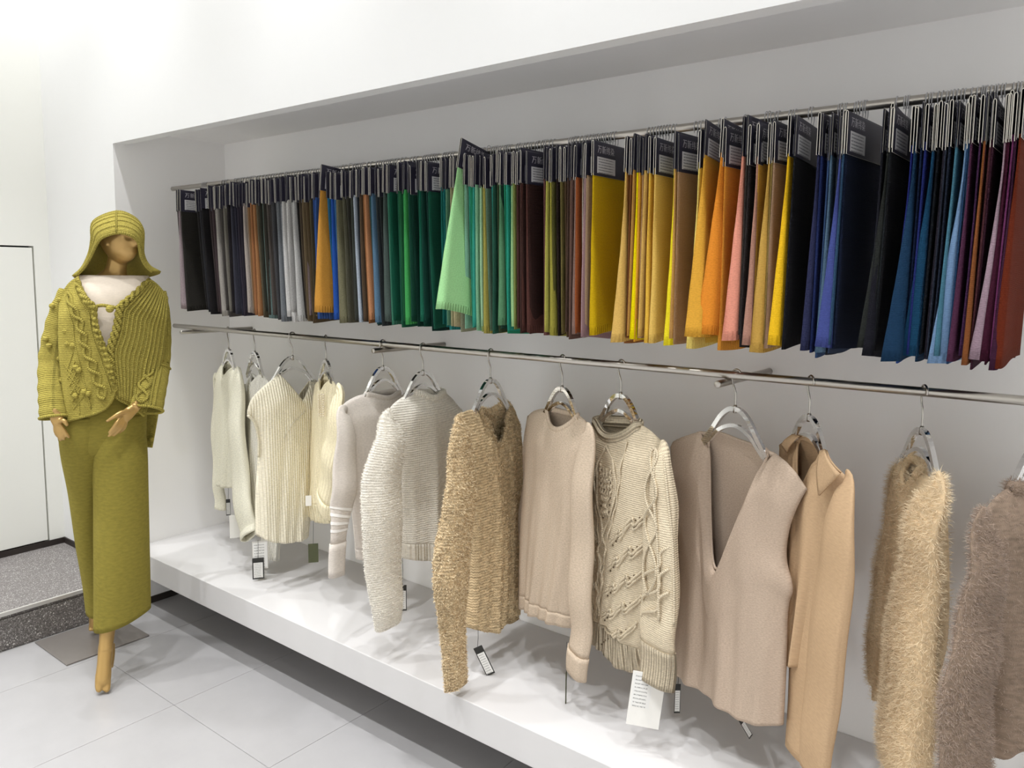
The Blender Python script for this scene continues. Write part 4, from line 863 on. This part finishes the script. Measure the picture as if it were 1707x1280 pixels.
for ph in (0, PI): V, F, U = tube([on_sl(PR, .62 + .34 * q, -.35 + .3 * math.sin(q * 3 * PI + ph), .004 + .003 * math.cos(q * 3 * PI + ph)) for q in np.linspace(0, 1, 50)], .0055, 7); b.add(V, F, U)
for an in (-.8, .15, .4): V, F, U = tube([on_sl(PR, .6 + .38 * q, an, .002) for q in np.linspace(0, 1, 24)], .0035, 6); b.add(V, F, U)
V, F, U = tube([on_sl(PR, .58, an, .002) for an in np.linspace(-1.5, 1.5, 24)], .004, 6); b.add(V, F, U)
for k in range(7): V, F, U = tube([on_sl(PR, .04 + .5 * q, -1.3 + k * .36, .002) for q in np.linspace(0, 1, 30)], .005, 6); b.add(V, F, U)
b.build('sleeve_cable', M_moss, cg)
for P, t_ in ((PL, .99), (PR, .99)): MB().tube([on_sl(P, t_, an, .0) for an in np.linspace(0, 2 * PI, 40)], .0055, 8).build('cuff_edge', M_moss, cg)
for t_, an in ((.08, -.5), (.14, -.9), (.36, -.7), (.4, -.4), (.5, .3), (.66, .6), (.3, .5)): ball(on_sl(PL, t_, an, .006), .0112, 'bobble')
ball(mw(252, 732, -.06), .0112, 'bobble')
# hood: rim -> crown silhouette -> back of the neck
HD = [((127, 459, .03), (125, 463, -.02), (165, 470, -.11)), ((140, 446, .045), (141, 448, -.02), (170, 462, -.12)), ((151, 428, .06), (152, 424, -.012), (176, 448, -.13)), ((160, 409, .085), (155, 400, -.005), (182, 425, -.14)), ((170, 396, .11), (157, 368, .0), (190, 400, -.145)), ((194, 388, .135), (194, 352, .02), (195, 388, -.145)),
      ((215, 391, .135), (222, 361, .0), (200, 398, -.145)), ((230, 403, .11), (236, 383, -.01), (205, 422, -.14)), ((235, 427, .085), (235, 422, -.012), (208, 446, -.13)), ((243, 443, .065), (245, 444, -.02), (210, 460, -.12)), ((253, 453, .045), (266, 456, -.025), (212, 470, -.11))]
C3 = [[mw(*q) for q in row] for row in HD]; nt, nq = 61, 25; V = []; U = []
cols = [smoothpath([r[k] for r in C3], nt) for k in range(3)]
for i in range(nt):
    A, B_, C_ = cols[0][i], cols[1][i], cols[2][i]; K = 2 * B_ - (A + C_) / 2; K = B_ + (K - B_) * .9
    for j in range(nq):
        q = j / (nq - 1); V.append((1 - q) ** 2 * A + 2 * q * (1 - q) * K + q * q * C_); U.append((i * .0085, q * .25))
o = link('hood', mesh('hood', V, grid_faces(nt, nq), M_mrib, U), cg); mod(o, 'SOLIDIFY', thickness=.009, offset=0)
MB().tube(cols[0], .0065, 8).build('hood_rim', M_moss, cg)
b = MB()
Va = np.array(V).reshape(nt, nq, 3); cen = np.array(mw(195, 405, 0))
for j in range(2, 17, 2):
    L_ = Va[4:57, j]; d_ = L_ - cen; L_ = L_ + d_ / np.linalg.norm(d_, axis=1)[:, None] * .003; b.tube(L_, .0046, 6)
b.tube([Va[30, j] + (Va[30, j] - cen) / np.linalg.norm(Va[30, j] - cen) * .005 for j in range(0, 20)], .004, 6)
b.build('hood_ribs', M_moss, cg)
# steel base plate
MB().box(.023 - MO[0], .345 - MO[0], -.446 - MO[1], -.096 - MO[1], .0005, .0065, .002).build('base_plate', plain('base_steel', '8d8782', .42, .5, 1, .06, 20.), man, False)
